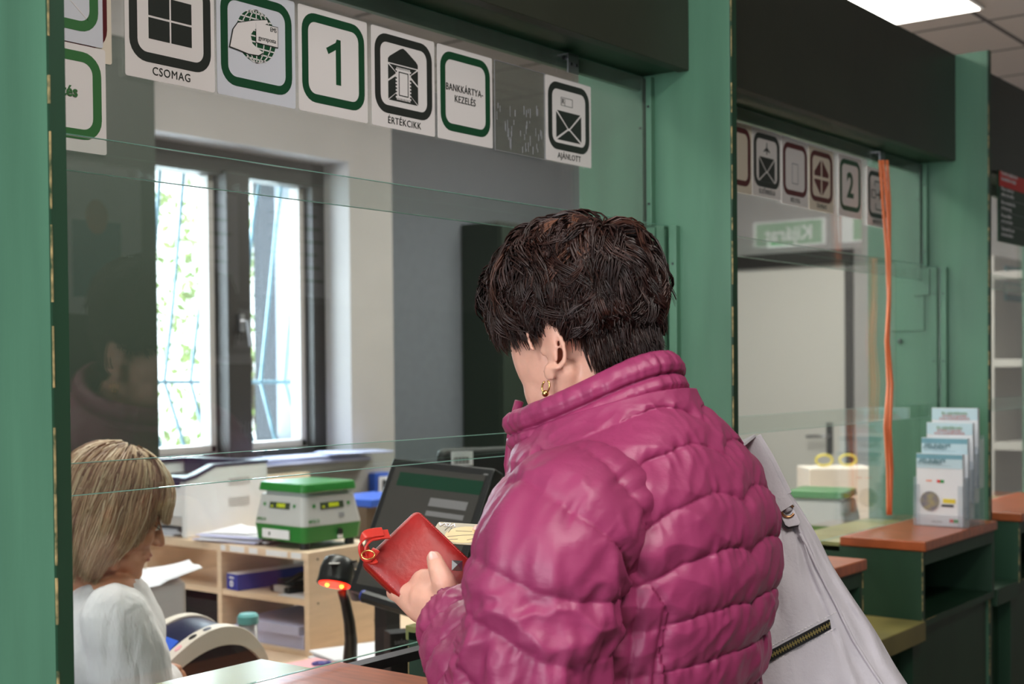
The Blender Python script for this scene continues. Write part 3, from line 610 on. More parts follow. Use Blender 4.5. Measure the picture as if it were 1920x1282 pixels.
# laser printer (white with navy top)
def printer():
    t=thing('laser_printer','white laser printer with navy top on the birch shelf behind the clerk','printer',(2.65,3.3,ZU))
    c=onZ(350,1010,ZU); M=rotz((c.x,c.y,ZU+.0005),4)
    W,D,Hh=.34,.36,.2   # along x (depth from front), y
    body=MB().use('white_plastic').prism([(0,0),(W,0),(W,.205),(.12,.205),(.04,.178),(0,.17)],M@V(0,0,0),(M@V(1,0,0)-M@V(0,0,0)),EZ,(M@V(0,1,0)-M@V(0,0,0)),.022); body.obj('side_cover',t,.005)
    MB().use('white_plastic').box(.004,W,.022,D-.022,.06,.165,M=M).obj('body',t,.004)
    MB().use('gray_plastic').box(.002,W-.01,.022,D-.022,.035,.06,M=M).obj('paper_slot',t)
    MB().use('white_plastic').prism([(0,0),(W,0),(W,.205),(.12,.205),(.04,.178),(0,.17)],M@V(0,D-.022,0),(M@V(1,0,0)-M@V(0,0,0)),EZ,(M@V(0,1,0)-M@V(0,0,0)),.022).obj('side_cover',t,.005)
    MB().use('navy').prism([(-.006,.166),(.04,.174),(.12,.203),(W+.002,.203),(W+.002,.212),(.115,.212),(.036,.186),(-.006,.178)],M@V(0,-.002,0),(M@V(1,0,0)-M@V(0,0,0)),EZ,(M@V(0,1,0)-M@V(0,0,0)),.03).obj('lid_edge',t,.002)
    MB().use('navy').prism([(-.006,.166),(.04,.174),(.12,.203),(W+.002,.203),(W+.002,.212),(.115,.212),(.036,.186),(-.006,.178)],M@V(0,D-.028,0),(M@V(1,0,0)-M@V(0,0,0)),EZ,(M@V(0,1,0)-M@V(0,0,0)),.03).obj('lid_edge',t,.002)
    MB().use('navy2').box(-.004,.05,.028,D-.028,.15,.18,M=M).obj('output_front',t,.004); MB().use('black_matte').box(.05,W-.03,.028,D-.028,.14,.166,M=M).obj('output_tray',t)
    MB().use('navy').box(W-.04,W,.028,D-.028,.166,.212,M=M).obj('lid_back',t)
    m=MB().use('gray_plastic')
    m=MB().use('gray_plastic')
    for z in(.08,.086,.092,.098,.104,.145,.151,.157,.163): m.box(.17,.26,-.0012,.0,z,z+.0022,M=M)
    m.obj('vent_slots',t)
    papers('tray_paper','white sheets in front of the printer under the clerk\'s face',(c.x+.1,c.y+.19,ZU+.001),.2,.22,.02,10)
printer()
# postal scales
def scale(c,az,k,label,full=True):
    t=thing('postal_scale',label,'scale',c,0,'postal scales'); M=rotz(c,az)@Matrix.Scale(k,4)
    def frus(mn,w0,d0,z0,w1,d1,z1,name,bev):
        m=MB().use(mn); P0=rrect(-w0/2,w0/2,-d0/2,d0/2,.018,4); P1=rrect(-w1/2,w1/2,-d1/2,d1/2,.018,4); n=len(P0)
        vs=[M@V(p[0],p[1],z0) for p in P0]+[M@V(p[0],p[1],z1) for p in P1]
        m.add(vs,[tuple(range(n-1,-1,-1)),tuple(range(n,2*n))]+[(i,(i+1)%n,n+(i+1)%n,n+i) for i in range(n)]); return m.obj(name,t,bev)
    frus('scale_green',.205,.205,.018,.215,.215,.062,'base',.002*k); frus('scale_white',.215,.215,.062,.188,.188,.142,'body',.002*k); frus('scale_white',.17,.17,.142,.17,.17,.152,'neck',0); frus('scale_green',.20,.20,.152,.192,.192,.176,'weighing_plate',.004*k)
    for x in(-.08,.08):
        for y in(-.08,.08): MB().use('black_plastic').lathe([(.014*k,0),(.014*k,.018*k)],M@V(x,y,0)).obj('foot',t)
    if not full: return t
    # two display sides: facing local -x and -y
    for s,nm in((0,'left'),(1,'right')):
        th=math.atan(.0135/.08)
        if s==0: o0=M@V(-.1075,0,.062); ex=(M.to_3x3()@V(0,-1,0)).normalized(); en0=(M.to_3x3()@V(-1,0,0)).normalized()
        else: o0=M@V(0,-.1075,.062); ex=(M.to_3x3()@V(1,0,0)).normalized(); en0=(M.to_3x3()@V(0,-1,0)).normalized()
        ey=(EZ*math.cos(th)-en0*math.sin(th)).normalized(); en=ex.cross(ey)
        if en.dot(en0)<0: en=-en
        o=o0+en*.0006
        m=MB().use('lcd'); flat(m,[(-.042*k,.044*k),(.042*k,.044*k),(.042*k,.062*k),(-.042*k,.062*k)],o,ex,ey,en,.0008); m.obj('display',t)
        text('0000',.0165*k,'digit',o+en*.0012+ex*(.006*k)+ey*(.053*k),ex,ey,t,'display_digits',off=.0,sx=.95,spacing=1.15); text('o',.013*k,'digit',o+en*.0012-ex*(.031*k)+ey*(.051*k),ex,ey,t,'display_digits')
        m=MB().use('scale_green')
        for px in(-.064,.06): flat(m,[((px-.005)*k,.05*k),((px+.005)*k,.05*k),((px+.005)*k,.059*k),((px-.005)*k,.059*k)],o,ex,ey,en,.0008)
        m.obj('marks',t)
        text('MPS2-15',.011*k,'scale_green',o+en*.001-ex*(.07*k)+ey*(.013*k),ex,ey,t,'lettering',off=.0002)
        if s==0:
            m=MB().use('label'); flat(m,[(-.062*k,-.037*k),(.05*k,-.037*k),(.05*k,-.012*k),(-.062*k,-.012*k)],o,ex,EZ,en,.003); m.use('ink_green'); flat(m,[(-.035*k,-.03*k),(-.028*k,-.03*k),(-.028*k,-.02*k),(-.035*k,-.02*k)],o+en*.003,ex,EZ,en,.0004); m.obj('rating_label',t)
        else:
            m=MB().use('ink_gray'); flat(m,[(.02*k,.018*k),(.04*k,.018*k),(.04*k,.03*k),(.02*k,.03*k)],o,ex,ey,en,.0006); m.obj('small_label',t)
            m=MB().use('black_plastic'); flat(m,circle(.02*k,-.022*k,.009*k,16),o,ex,EZ,en,.004); m.use('label'); flat(m,[(.012*k,-.04*k),(.028*k,-.04*k),(.028*k,-.03*k),(.012*k,-.03*k)],o,ex,EZ,en,.003); m.obj('seal',t)
    return t
scale(V(2.648,2.772,ZU+.0005),-3,1.02,'green and grey postal scale reading 0000 on the birch shelf')
sc=onZ(1542,990,.885); c=dep(1542,960,4.2); zb=.955
t=thing('desk_organizer','pale desk organizer under the scale behind the second window','organizer',(c.x,c.y,.73)); Bx('birch',c.x-.14,c.x+.14,c.y-.14,c.y+.14,.7305,zb-.001).obj('organizer_body',t,.002)
scale(V(c.x,c.y,zb),10,.92,'postal scale with green plate seen behind the glass of the second window',False)
# mug / bottle with teal lid
def onD(px,py,z): return onZ(px,py,z)
c=dep(466,1225,3.2); c.z=ZD
t=thing('glue_dispenser','clear bottle with teal lid standing beside the payment terminal','bottle',c)
k=3.2/2515; z1=1.5-(1165-695)*k
MB().use('clear_plastic').lathe([(.038,0),(.038,.012),(.03,.02),(.024,.03),(.022,z1-.73-.0)],c).obj('bottle_body',t,smooth=True)
MB().use('teal').lathe([(.024,z1-.73-.002),(.025,z1-.73),(.025,z1-.73+.016),(.02,z1-.73+.022),(.002,z1-.73+.023)],c).obj('lid',t,smooth=False)
MB().use('black_plastic').ell(c+V(.006,-.024,.045),(.01,.006,.018)).obj('tape_blade',t,smooth=True)
# payment terminal (hump shaped)
def terminal():
    c=dep(352,1240,2.95); c.z=ZD
    t=thing('document_reader','hump shaped navy and white reader machine with round buttons on the desk','machine',c); az=-14; M=rotz((c.x,c.y,ZD),az); ex=(M.to_3x3()@EX); ey=(M.to_3x3()@EY)
    # profile along local x
    KS=1.12
    prof=[(-.15,.015),(-.12,.05),(-.08,.095),(-.04,.128),(0,.150),(.04,.158),(.08,.148),(.11,.118),(.13,.08),(.138,.04)]
    prof=[(x*KS,z*1.0+.062) for x,z in prof]
    def sm(P,n=4):
        out=[]
        for i in range(len(P)-1):
            p0=P[max(i-1,0)];p1=P[i];p2=P[i+1];p3=P[min(i+2,len(P)-1)]
            for j in range(n):
                t_=j/n; out.append(tuple(.5*((2*p1[d])+(-p0[d]+p2[d])*t_+(2*p0[d]-5*p1[d]+4*p2[d]-p3[d])*t_*t_+(-p0[d]+3*p1[d]-3*p2[d]+p3[d])*t_**3) for d in(0,1)))
        out.append(P[-1]); return out
    pr=sm(prof); inner=[(x*.95+.004,z*.84-.006) for x,z in pr]
    for y0,y1 in((-.095,-.055),(.085,.117)):
        m=MB().use('offwhite'); vs=[M@V(x,y,z) for y in(y0,y1) for x,z in pr]+[M@V(x,y,z) for y in(y0,y1) for x,z in inner]; n=len(pr); fs=[]
        for i in range(n-1): fs+=[(i,i+1,n+i+1,n+i),(2*n+i,3*n+i,3*n+i+1,2*n+i+1),(i,2*n+i,2*n+i+1,i+1),(n+i,n+i+1,3*n+i+1,3*n+i)]
        fs+=[(0,n,3*n,2*n),(n-1,3*n-1,4*n-1,2*n-1)]; m.add(vs,fs); m.obj('side_band',t,.002)
    top=[(x*.98,z-.006) for x,z in pr]+[(.15,.0),(-.16,.0)]
    MB().use('navy').prism(top,M@V(0,-.064,0),ex,EZ,ey,.16).obj('housing',t)
    side=[p for p in inner]+[(.145,.0),(-.15,.0)]
    MB().use('black_plastic').prism([(x,max(z,0)) for x,z in side],M@V(0,-.080,0),ex,EZ,ey,.018).obj('side_panel',t)
    cols=['black_plastic','red_leather_b','paper_pink','black_matte','navy2']
    for i,u in enumerate((5,8,11,14,17)):
        k=int(u); p=pr[k]; q=pr[k+1]; tx=V(q[0]-p[0],0,q[1]-p[1]).normalized(); nn=V(-tx.z,0,tx.x); o=M@V(p[0],-.076,p[1]); ex2=M.to_3x3()@tx; en=M.to_3x3()@nn
        m=MB().use(cols[i]); flat(m,circle(0,0,.0095,18,.008),o+en*.0002,ex2,ey,en,.0012); m.obj('button',t)
    p,q=pr[6],pr[12]; vs=[M@V(a[0]*.98,y,a[1]+.0005) for a in(p,q) for y in(-.05,.05)]
    m=MB().use('blue_screen').add([*vs,*[v+V(0,0,.003) for v in vs]],[(0,1,3,2),(4,6,7,5),(0,4,5,1),(2,3,7,6),(0,2,6,4),(1,5,7,3)]); m.obj('screen',t)
terminal()
# grey bin / box with draped paper behind the clerk
c=dep(275,1140,3.25); t=thing('grey_box','grey plastic box with a curling white sheet on it, behind the clerk','box',(c.x,c.y,ZD)); M=rotz((c.x,c.y,ZD),-30)
zt=1.5-(1085-695)*3.25/2515-ZD
MB().use('gray_plastic').box(-.10,.085,-.06,.12,0,zt,M=M).obj('box_body',t,.008)
m=MB().use('paper'); vs=[];n=12
for i in range(n+1):
    for j in range(6):
        u=-.12+i*.24/n; v=-.09+j*.2/5; z=zt+.004+.03*math.sin(max(0,u+.02)*9)-.02*max(0,-v-.02)*6*(1 if u<.02 else .2)+.006*math.sin(j+i*.6)
        vs.append(M@V(u,v,z))
m.add(vs,[(i*6+j,i*6+j+1,(i+1)*6+j+1,(i+1)*6+j) for i in range(n) for j in range(5)]); o=m.obj('curled_sheet',None,smooth=True); tag(o,'curling white sheet lying on the grey box in front of the clerk\'s chin','paper'); md=o.modifiers.new('s','SOLIDIFY'); md.thickness=.0008
o=MB().use('black_matte').box(2.53,2.76,3.02,3.30,ZD+.013,ZD+.11).obj('black_case'); tag(o,'black box in the left lower pigeonhole','box')
# papers on the window sill, wooden box
papers('sill_papers','bluish white papers lying on the window sill above the scale',(3.78,4.02,WZ0+.006),.62,.16,.03,-3,mn='paper_blue',n=5,jit=.03)
papers('sill_folder','folded pale sheet sticking out from the window sill at right',(4.02,3.93,WZ0+.04),.26,.2,.006,-20,mn='paper_blue',n=2)
o=Bx('birch',3.42,3.70,3.86,3.93,.95,1.10).obj('wooden_box'); tag(o,'pale wooden box below the window sill behind the scale','box')
Bx('gray_plastic',3.3,3.9,3.72,3.94,0,.95).obj('box_stand',o)
t=thing('wall_socket_box','small blue and white switch box on the wall right of the scale','switch box',onY(706,912,3.99)); c=onY(706,912,3.99)
Bx('blue_bright',c.x-.04,c.x+.05,3.96,3.999,c.z-.06,c.z+.06).obj('blue_case',t,.003); Bx('paper',c.x-.02,c.x+.035,3.955,3.96,c.z-.045,c.z+.045).obj('white_plate',t); Bx('black_plastic',c.x+.0,c.x+.02,3.952,3.956,c.z-.02,c.z+.03).obj('switch',t)
c=dep(694,955,4.35); t=thing('blue_tray','bright blue tray on a dark stand between scale and monitor','tray',c)
Bx('blue_bright',c.x-.1,c.x+.12,c.y-.1,c.y+.1,c.z+.02,c.z+.045).obj('tray',t,.003); Bx('bark',c.x-.1,c.x+.12,c.y-.08,c.y+.1,0,c.z+.02).obj('stand',t)
# ------------------------------------------------ monitors
def monitor():
    A=dep(737,858,3.05); B=dep(928,878,2.86); Cc=dep(680,1112,2.93)
    u=(B-A); w=u.length; ex=u.normalized(); vv=(Cc-A); vv=(vv-ex*vv.dot(ex)); ey=-vv.normalized(); h=vv.length; en=ex.cross(ey)
    if en.dot(EYE-A)<0: en=-en
    t=thing('touch_monitor','black tilted monitor with reflections, standing behind the red wallet','monitor',(A.x,A.y,ZD))
    o=A-ey*h
    m=MB().use('black_plastic'); m.prism([(0,0),(w,0),(w,h),(0,h)],o-en*.035,ex,ey,en,.035); m.obj('housing',t,.004)
    bz=.018
    m=MB().use('screen'); flat(m,[(bz,bz),(w-bz,bz),(w-bz,h-bz),(bz,h-bz)],o,ex,ey,en,.001); m.obj('screen',t)
    m=MB().use('screen_green'); flat(m,[(bz+.02,h*.80),(w-bz,h*.80),(w-bz,h*.90),(bz+.02,h*.90)],o+en*.001,ex,ey,en,.0005); m.use('screen_gray'); flat(m,[(w*.5,h*.68),(w*.86,h*.68),(w*.86,h*.74),(w*.5,h*.74)],o+en*.001,ex,ey,en,.0005); flat(m,[(w*.5,h*.61),(w*.86,h*.61),(w*.86,h*.645),(w*.5,h*.645)],o+en*.001,ex,ey,en,.0005); m.use('screen_gray'); flat(m,[(w*.92,h*.945),(w*.96,h*.945),(w*.96,h*.955),(w*.92,h*.955)],o+en*.001,ex,ey,en,.0005); m.obj('screen_image',t)
    b1=o-en*.03+ex*w*.5-ey*.0; 
    MB().use('black_plastic').tube([o-en*.03+ex*w*.5+ey*h*.35,o-en*.12+ex*w*.5+ey*h*.1,V((o-en*.12+ex*w*.5).x,(o-en*.12+ex*w*.5).y,ZD+.02)],[.03,.028,.03],12).obj('stand_arm',t,smooth=True)
    c=o-en*.12+ex*w*.5; MB().use('black_plastic').lathe([(.11,0),(.11,.012),(.04,.02)],V(c.x,c.y,ZD)).obj('stand_base',t)
    q=dep(683,1118,2.9); q2=dep(835,1165,2.78); MB().use('black_plastic').tube([q,q2],.014,8).obj('lower_rail',t); MB().use('blue_box').ell(q,(.012,.012,.014)).obj('blue_knob',t,smooth=True)
monitor()
A=dep(826,842,3.5); t=thing('rear_monitor','black monitor back with a barcode sticker, behind the tilted monitor','monitor',(A.x,A.y,ZD))
M=rotz((A.x,A.y,0),-28)
MB().use('black_matte').box(0,.42,0,.05,A.z-.34,A.z,M=M).obj('housing',t,.02); MB().use('black_matte').box(.19,.23,.03,.07,ZD,A.z-.3,M=M).box(.1,.32,-.03,.16,ZD,ZD+.015,M=M).obj('stand',t)
b=dep(862,864,3.48); m=MB().use('label').box(.03,.09,-.004,0,A.z-.045,A.z-.008,M=M); m.use('ink_black')
for k in range(9): m.box(.036+k*.005,.0375+k*.005+.001*(k%2),-.005,-.004,A.z-.04,A.z-.022,M=M)
m.obj('barcode_sticker',t)
# ------------------------------------------------ barcode scanner on gooseneck
def scanner():
    t=thing('barcode_scanner','black hand scanner glowing red on a gooseneck stand','scanner',dep(655,1240,3.3)); D=3.1; k=D/FPX
    def c(x,y,d=0): return dep(x,y,D+d)
    MB().use('black_plastic').tube([c(641,1106,.02),c(648,1130,.02),c(655,1165,.03),c(658,1200,.04),c(656,1240,.05),c(655,1300,.06)],[.011,.012,.0135,.015,.017,.02],14).obj('gooseneck',t,smooth=True)
    MB().use('black_plastic').lathe([(.06,0),(.06,.01),(.03,.02)],V(*(c(655,1300,.06)[:2]),ZD)).obj('stand_base',t)
    # head: cup opening toward camera and down
    o=c(628,1092); ax=(CF*-.35-CU*.9+CR*-.12).normalized()   # opening direction
    h=MB().use('black_plastic'); h.tube([o-ax*.062,o-ax*.055,o-ax*.03,o-ax*.005,o+ax*.004],[.02,.033,.040,.041,.043],20); ho=h.obj('scanner_head',t,smooth=True)
    MB().use('black_plastic').tube([c(655,1060,.02),c(668,1050,.0)],[.03,.002],8,flat=.35).obj('brow',t,smooth=True)
    m=MB().use('red_glow').tube([o+ax*.003,o+ax*.0055],[.037,.036],20); m.obj('red_window',t)
    m=MB().use('red_hot')
    ex=(CR-ax*CR.dot(ax)).normalized()
    for s in(-.017,.017): m.ell(o+ax*.007+ex*s,(.0045,.0045,.0045))
    m.obj('red_leds',t,smooth=True)
    MB().use('black_plastic').tube([c(650,1070,.04),c(665,1095,.08),c(672,1120,.1),c(672,1126,.1)],[.02,.022,.02,.012],14,flat=.8).obj('scanner_handle',t,smooth=True)
    MB().use('gray_plastic').box(-.012,.012,-.012,.012,0,.001,M=frameM(c(627,1056,-.03),CR,CF,(CU-CF*.5).normalized())).obj('label',t)
scanner()
# ------------------------------------------------ front desk clutter below the purse
c=dep(690,1230,3.42); papers('form_stack','fanned stack of white and pink forms under the scanner',(c.x+.02,c.y,ZD+.001),.26,.2,.05,-20,n=9,jit=.02,mns=['paper','paper_pink','paper','paper'])
c=dep(560,1250,3.25); papers('pink_slips','pink slips on the desk left of the forms',(c.x,c.y,ZD+.04),.2,.12,.012,-10,mn='paper_pink',n=3)
Bx('white_plastic',c.x-.09,c.x+.09,c.y-.05,c.y+.05,ZD,ZD+.04).obj('x'); bpy.data.objects['x'].name='pad'; tag(bpy.data.objects['pad'],'pale pad lying beneath the pink slips','pad')
t=thing('scissors','purple handled scissors lying beside the pink slips','scissors',dep(605,1243,3.2))
zc=ZD+.062
for s in(-1,1):
    P=[]; cc=onZ(603+s*6,1243,zc)
    for i in range(13): a=2*PI*i/12; P.append((cc.x+.016*math.cos(a),cc.y+.011*math.sin(a),zc))
    MB().use('blue_box').tube(P,.0035,8,cap=False).obj('handle',t,smooth=True)
    e=onZ(640,1240+s*3,zc); MB().use('metal').tube([cc,e],.003,6,flat=.4).obj('blade',t)
c=dep(748,1197,3.05); t=thing('small_carton','small black carton with white lettering beside the green cabinet edge','carton',(c.x,c.y,ZD))
M=rotz((c.x,c.y,ZD),-30); zc=1.5-(1180-693)*3.05/2515-ZD
MB().use('black_matte').box(-.03,.03,-.03,.02,0,zc,M=M).obj('carton_body',t,.002)
text('select',.018,'ink_gray',M@V(.0,-.031,zc-.02),M.to_3x3()@EX,EZ,t); 
c=dep(765,1262,2.68); t=thing('banknote_checker','banknote checker with glowing blue ultraviolet lamp behind the counter edge','banknote checker',(c.x,c.y,ZD)); M=rotz((c.x,c.y,ZD),-35)
MB().use('navy').box(-.11,.11,-.07,.07,0,.02,M=M).box(-.11,.11,.05,.07,.02,.11,M=M).box(-.11,-.1,-.07,.07,.02,.10,M=M).box(.1,.11,-.07,.07,.02,.10,M=M).box(-.11,.11,-.03,.07,.10,.115,M=M).obj('case',t,.002)
MB().use('uv_glow').tube([M@V(-.09,.02,.09),M@V(.09,.02,.09)],.006,10).obj('ultraviolet_tube',t,smooth=True)
# coiled cord hanging on the green cabinet
t=[]; a=dep(803,1195,2.30)
for i in range(120):
    s=i/119; p=dep(803+4*math.sin(s*9),1190+s*110,2.285); ang=s*2*PI*9; p=p+CR*(.006*math.cos(ang))+CF*(.006*math.sin(ang)); t.append(p)
o=MB().use('black_plastic').tube(t,.0017,6).obj('coiled_cord',smooth=True); tag(o,'black coiled cord hanging against the green cabinet side below the purse','cord')
t=[dep(735,1130,3.1),dep(765,1152,3.08),dep(800,1165,3.05),dep(850,1180,3.0)]
o=MB().use('ink_gray').tube(t,.003,6).obj('grey_cable',smooth=True); tag(o,'grey cable running below the tilted monitor','cable')
c=dep(724,1180,3.3); o=Bx('black_matte',c.x-.02,c.x+.03,c.y-.02,c.y+.02,ZD,c.z+.06).obj('power_adapter'); tag(o,'black power adapter standing below the tilted monitor','adapter')
c=dep(800,1215,3.25); papers('desk_papers','white papers on the desk under the tilted monitor',(c.x+.02,c.y,ZD+.001),.22,.25,.05,-30)
# ------------------------------------------------ second window desk: white box and yellow cord
t=thing('side_desk','light wooden staff desk behind the second window','desk',(4.0,2.6,0)); Bx('birch',3.62,5.6,1.72,3.0,ZD-.03,ZD).obj('desk_top',t,.002)
for x,y in((3.7,1.8),(5.5,1.8),(3.7,2.9),(5.5,2.9)): Bx('gray_plastic',x-.02,x+.02,y-.02,y+.02,0,ZD-.03).obj('leg',t)
c=dep(1568,940,5.6); zt=1.5-(876-688)*5.6/2515
t=thing('white_carton','white carton on the desk behind the second window','carton',(c.x,c.y,ZD)); M=rotz((c.x,c.y,ZD),-50)
MB().use('offwhite').box(-.14,.14,-.1,.1,0,zt-ZD,M=M).obj('carton_body',t,.003)
o=MB(); o.use('yellow')
for s in(-1,1):
    P=[]; cc=M@V(.05*s,0,zt-ZD+.028)
    for i in range(17): a=2*PI*i/16; P.append(cc+(M.to_3x3()@V(.035*math.cos(a),0,.022*math.sin(a))))
    o.tube(P,.005,8,cap=False)
o=o.obj('yellow_strap',smooth=True); tag(o,'yellow looped strap lying on the white carton','strap')
# ------------------------------------------------ brochure holder
def brochures():
    base=onZ(1718,984,1.0725); r_=onZ(1806,990,1.0725)
    ex=(r_-base); ex.z=0; w=ex.length; ex.normalize(); back=V(-ex.y,ex.x,0)
    if back.dot(CF)<0: back=-back
    sh=(V(1,.25,0)).normalized()
    t=thing('brochure_stand','clear acrylic four-tier brochure stand on the brown cabinet top','brochure stand',base)
    step=.026; Dz=3.62/FPX
    ztops=[1.5-(y-683)*d/FPX for y,d in((844,3.6),(814,3.64),(785,3.68),(758,3.72))]
    for i in range(4):
        o=base+back*(step*i)+ex*(.004*i); z0=1.0725+(.002 if i==0 else 0.0+.055*i*0+.002); hb=ztops[i]-.004
        zb=hb-.21
        zb=max(zb,1.0745)
        # holder pocket
        hh=zb+.128
        m=MB().use('acrylic'); fr=frameM(V(o.x,o.y,0),ex,back,EZ)
        m.box(-.004,w+.004,-.006,-.004,zb-.002,zb+.03,M=fr); m.box(-.006,-.004,-.006,.03,zb-.002,hh,M=fr); m.box(w+.004,w+.006,-.006,.03,zb-.002,hh,M=fr); m.box(-.006,w+.006,.028,.03,1.0727,hh+.01,M=fr); m.box(-.004,.012,-.006,-.004,zb,hh-.02,M=fr); m.box(w-.012,w+.004,-.006,-.004,zb,hh-.02,M=fr); m.box(-.004,w+.004,-.006,.03,zb-.004,zb-.002,M=fr)
        m.obj('acrylic_pocket',t)
        # leaflet stack
        lab=['front brochure with a globe picture reading EUROPE STANDARD','second brochure from the front, blue-green top reading EUROPE STANDARD','third brochure from the front, with green and red title lines','rearmost and highest brochure with green and red title lines'][i]
        hgt=hb-zb
        s=MB().use('bro_white').box(.001,w-.001,0,.012,zb,hb,M=fr).obj('brochure'); tag(s,lab,'brochure','brochures in the acrylic stand')
        O=fr@V(0,-.0004,0)
        def fb(mn,x0,x1,z0_,z1_,nm): m=MB().use(mn); m.box(x0*w,x1*w,-.0012,-.0002,zb+hgt*z0_,zb+hgt*z1_,M=fr); return m.obj(nm,s)
        if i<2:
            for k in range(8): pass
            fb('bro_top',.01,.99,.93,.995,'blue_header'); fb('bro_mid',.01,.99,.80,.93,'pale_header')
            text('MPL EUROPE',.0125,'txt_teal',fr@V(w*.36,-.002,zb+hgt*.905),ex,EZ,s); text('STANDARD',.0125,'txt_teal',fr@V(w*.3,-.002,zb+hgt*.872),ex,EZ,s)
            fb('txt_teal',.06,.75,.835,.84,'rule')
        else:
            fb('bro_mid',.01,.99,.85,.995,'pale_header')
            text('Az ajándékozás',.0115,'txt_green',fr@V(w*.5,-.002,zb+hgt*.935),ex,EZ,s); text('öröme a postán',.0105,'txt_red',fr@V(w*.5,-.002,zb+hgt*.90),ex,EZ,s); text('kérje munkatársunktól',.009,'txt_red',fr@V(w*.5,-.002,zb+hgt*.865),ex,EZ,s)
        if i==0:
            m=MB().use('globe'); flat(m,circle(w*.3,zb+hgt*.34,.026),V(O.x,O.y,0)-back*.0012,ex,EZ,-back,.0006); m.obj('globe_picture',s)
            m=MB().use('black_plastic').box(w*.55,w*.8,-.0012,-.0002,zb+hgt*.27,zb+hgt*.30,M=fr); m.use('yellow').box(w*.58,w*.84,-.0012,-.0002,zb+hgt*.32,zb+hgt*.38,M=fr); m.use('orange').box(w*.22,w*.34,-.0012,-.0002,zb+hgt*.615,zb+hgt*.63,M=fr); m.use('red_sign').box(w*.45,w*.52,-.0012,-.0002,zb+hgt*.60,zb+hgt*.64,M=fr); m.box(w*.72,w*.8,-.0012,-.0002,zb+hgt*.055,zb+hgt*.10,M=fr); m.use('exit_green').box(w*.52,w*.6,-.0012,-.0002,zb+hgt*.60,zb+hgt*.64,M=fr); m.box(w*.8,w*.9,-.0012,-.0002,zb+hgt*.055,zb+hgt*.10,M=fr); m.obj('printed_marks',s)
            text('logisztika',.008,'ink_gray',fr@V(w*.45,-.002,zb+hgt*.06),ex,EZ,s)
brochures()
# ------------------------------------------------ people
def cap(m,a,b,r0,r1,seg=14,n=6):
    a=Vector(a);b=Vector(b);d=b-a;L=d.length
    if L<1e-6: m.ell(a,(r0,r0,r0)); return
    pts=[];rs=[]; u=d/L
    for i in range(4): t=-math.cos(i/4*PI/2); pts.append(a+u*t*r0); rs.append(max(r0*math.sqrt(max(0,1-t*t)),.0004))
    for i in range(n+1): pts.append(a+d*i/n); rs.append(r0+(r1-r0)*i/n)
    for i in range(1,5): t=math.sin(i/4*PI/2); pts.append(b+u*t*r1); rs.append(max(r1*math.sqrt(max(0,1-t*t)),.0004))
    m.tube(pts,rs,seg)
def chain(m,pts,rs,seg=12):
    for i in range(len(pts)-1): cap(m,pts[i],pts[i+1],rs[i],rs[i+1],seg,3)
def remesh(mb,name,mn,voxel,smooth_it=4,smooth_f=.5,parent=None):
    me=mb.mesh(name); bm=bmesh.new(); bm.from_mesh(me); bmesh.ops.remove_doubles(bm,verts=bm.verts,dist=1e-6); bmesh.ops.recalc_face_normals(bm,faces=bm.faces); bm.to_mesh(me); bm.free()
    o=bpy.data.objects.new(name,me); COL.objects.link(o)
    r=o.modifiers.new('r','REMESH'); r.mode='VOXEL'; r.voxel_size=voxel; r.use_smooth_shade=True
    s=o.modifiers.new('s','SMOOTH'); s.iterations=smooth_it; s.factor=smooth_f
    bpy.context.view_layer.update(); m2=bpy.data.meshes.new_from_object(o.evaluated_get(bpy.context.evaluated_depsgraph_get())); o.modifiers.clear(); o.data=m2; m2.materials.clear(); m2.materials.append(MATS[mn]); m2.name=name
    m2.polygons.foreach_set('use_smooth',[True]*len(m2.polygons))
    if parent is not None: setpar(o,parent)
    return o
def headmat(o,az,pitch,roll=0):
    # local: x=left, y=forward, z=up  (columns)
    c,s=math.cos(math.radians(az)),math.sin(math.radians(az)); f0=V(c,s,0); l0=V(-s,c,0); p=math.radians(pitch)
    f=f0*math.cos(p)-EZ*math.sin(p); u=EZ*math.cos(p)+f0*math.sin(p)
    r=math.radians(roll); l=l0*math.cos(r)+u*math.sin(r); u=u*math.cos(r)-l0*math.sin(r)
    # x axis must make a right-handed frame: use x = right = -left
    return frameM(o,-l,f,u)
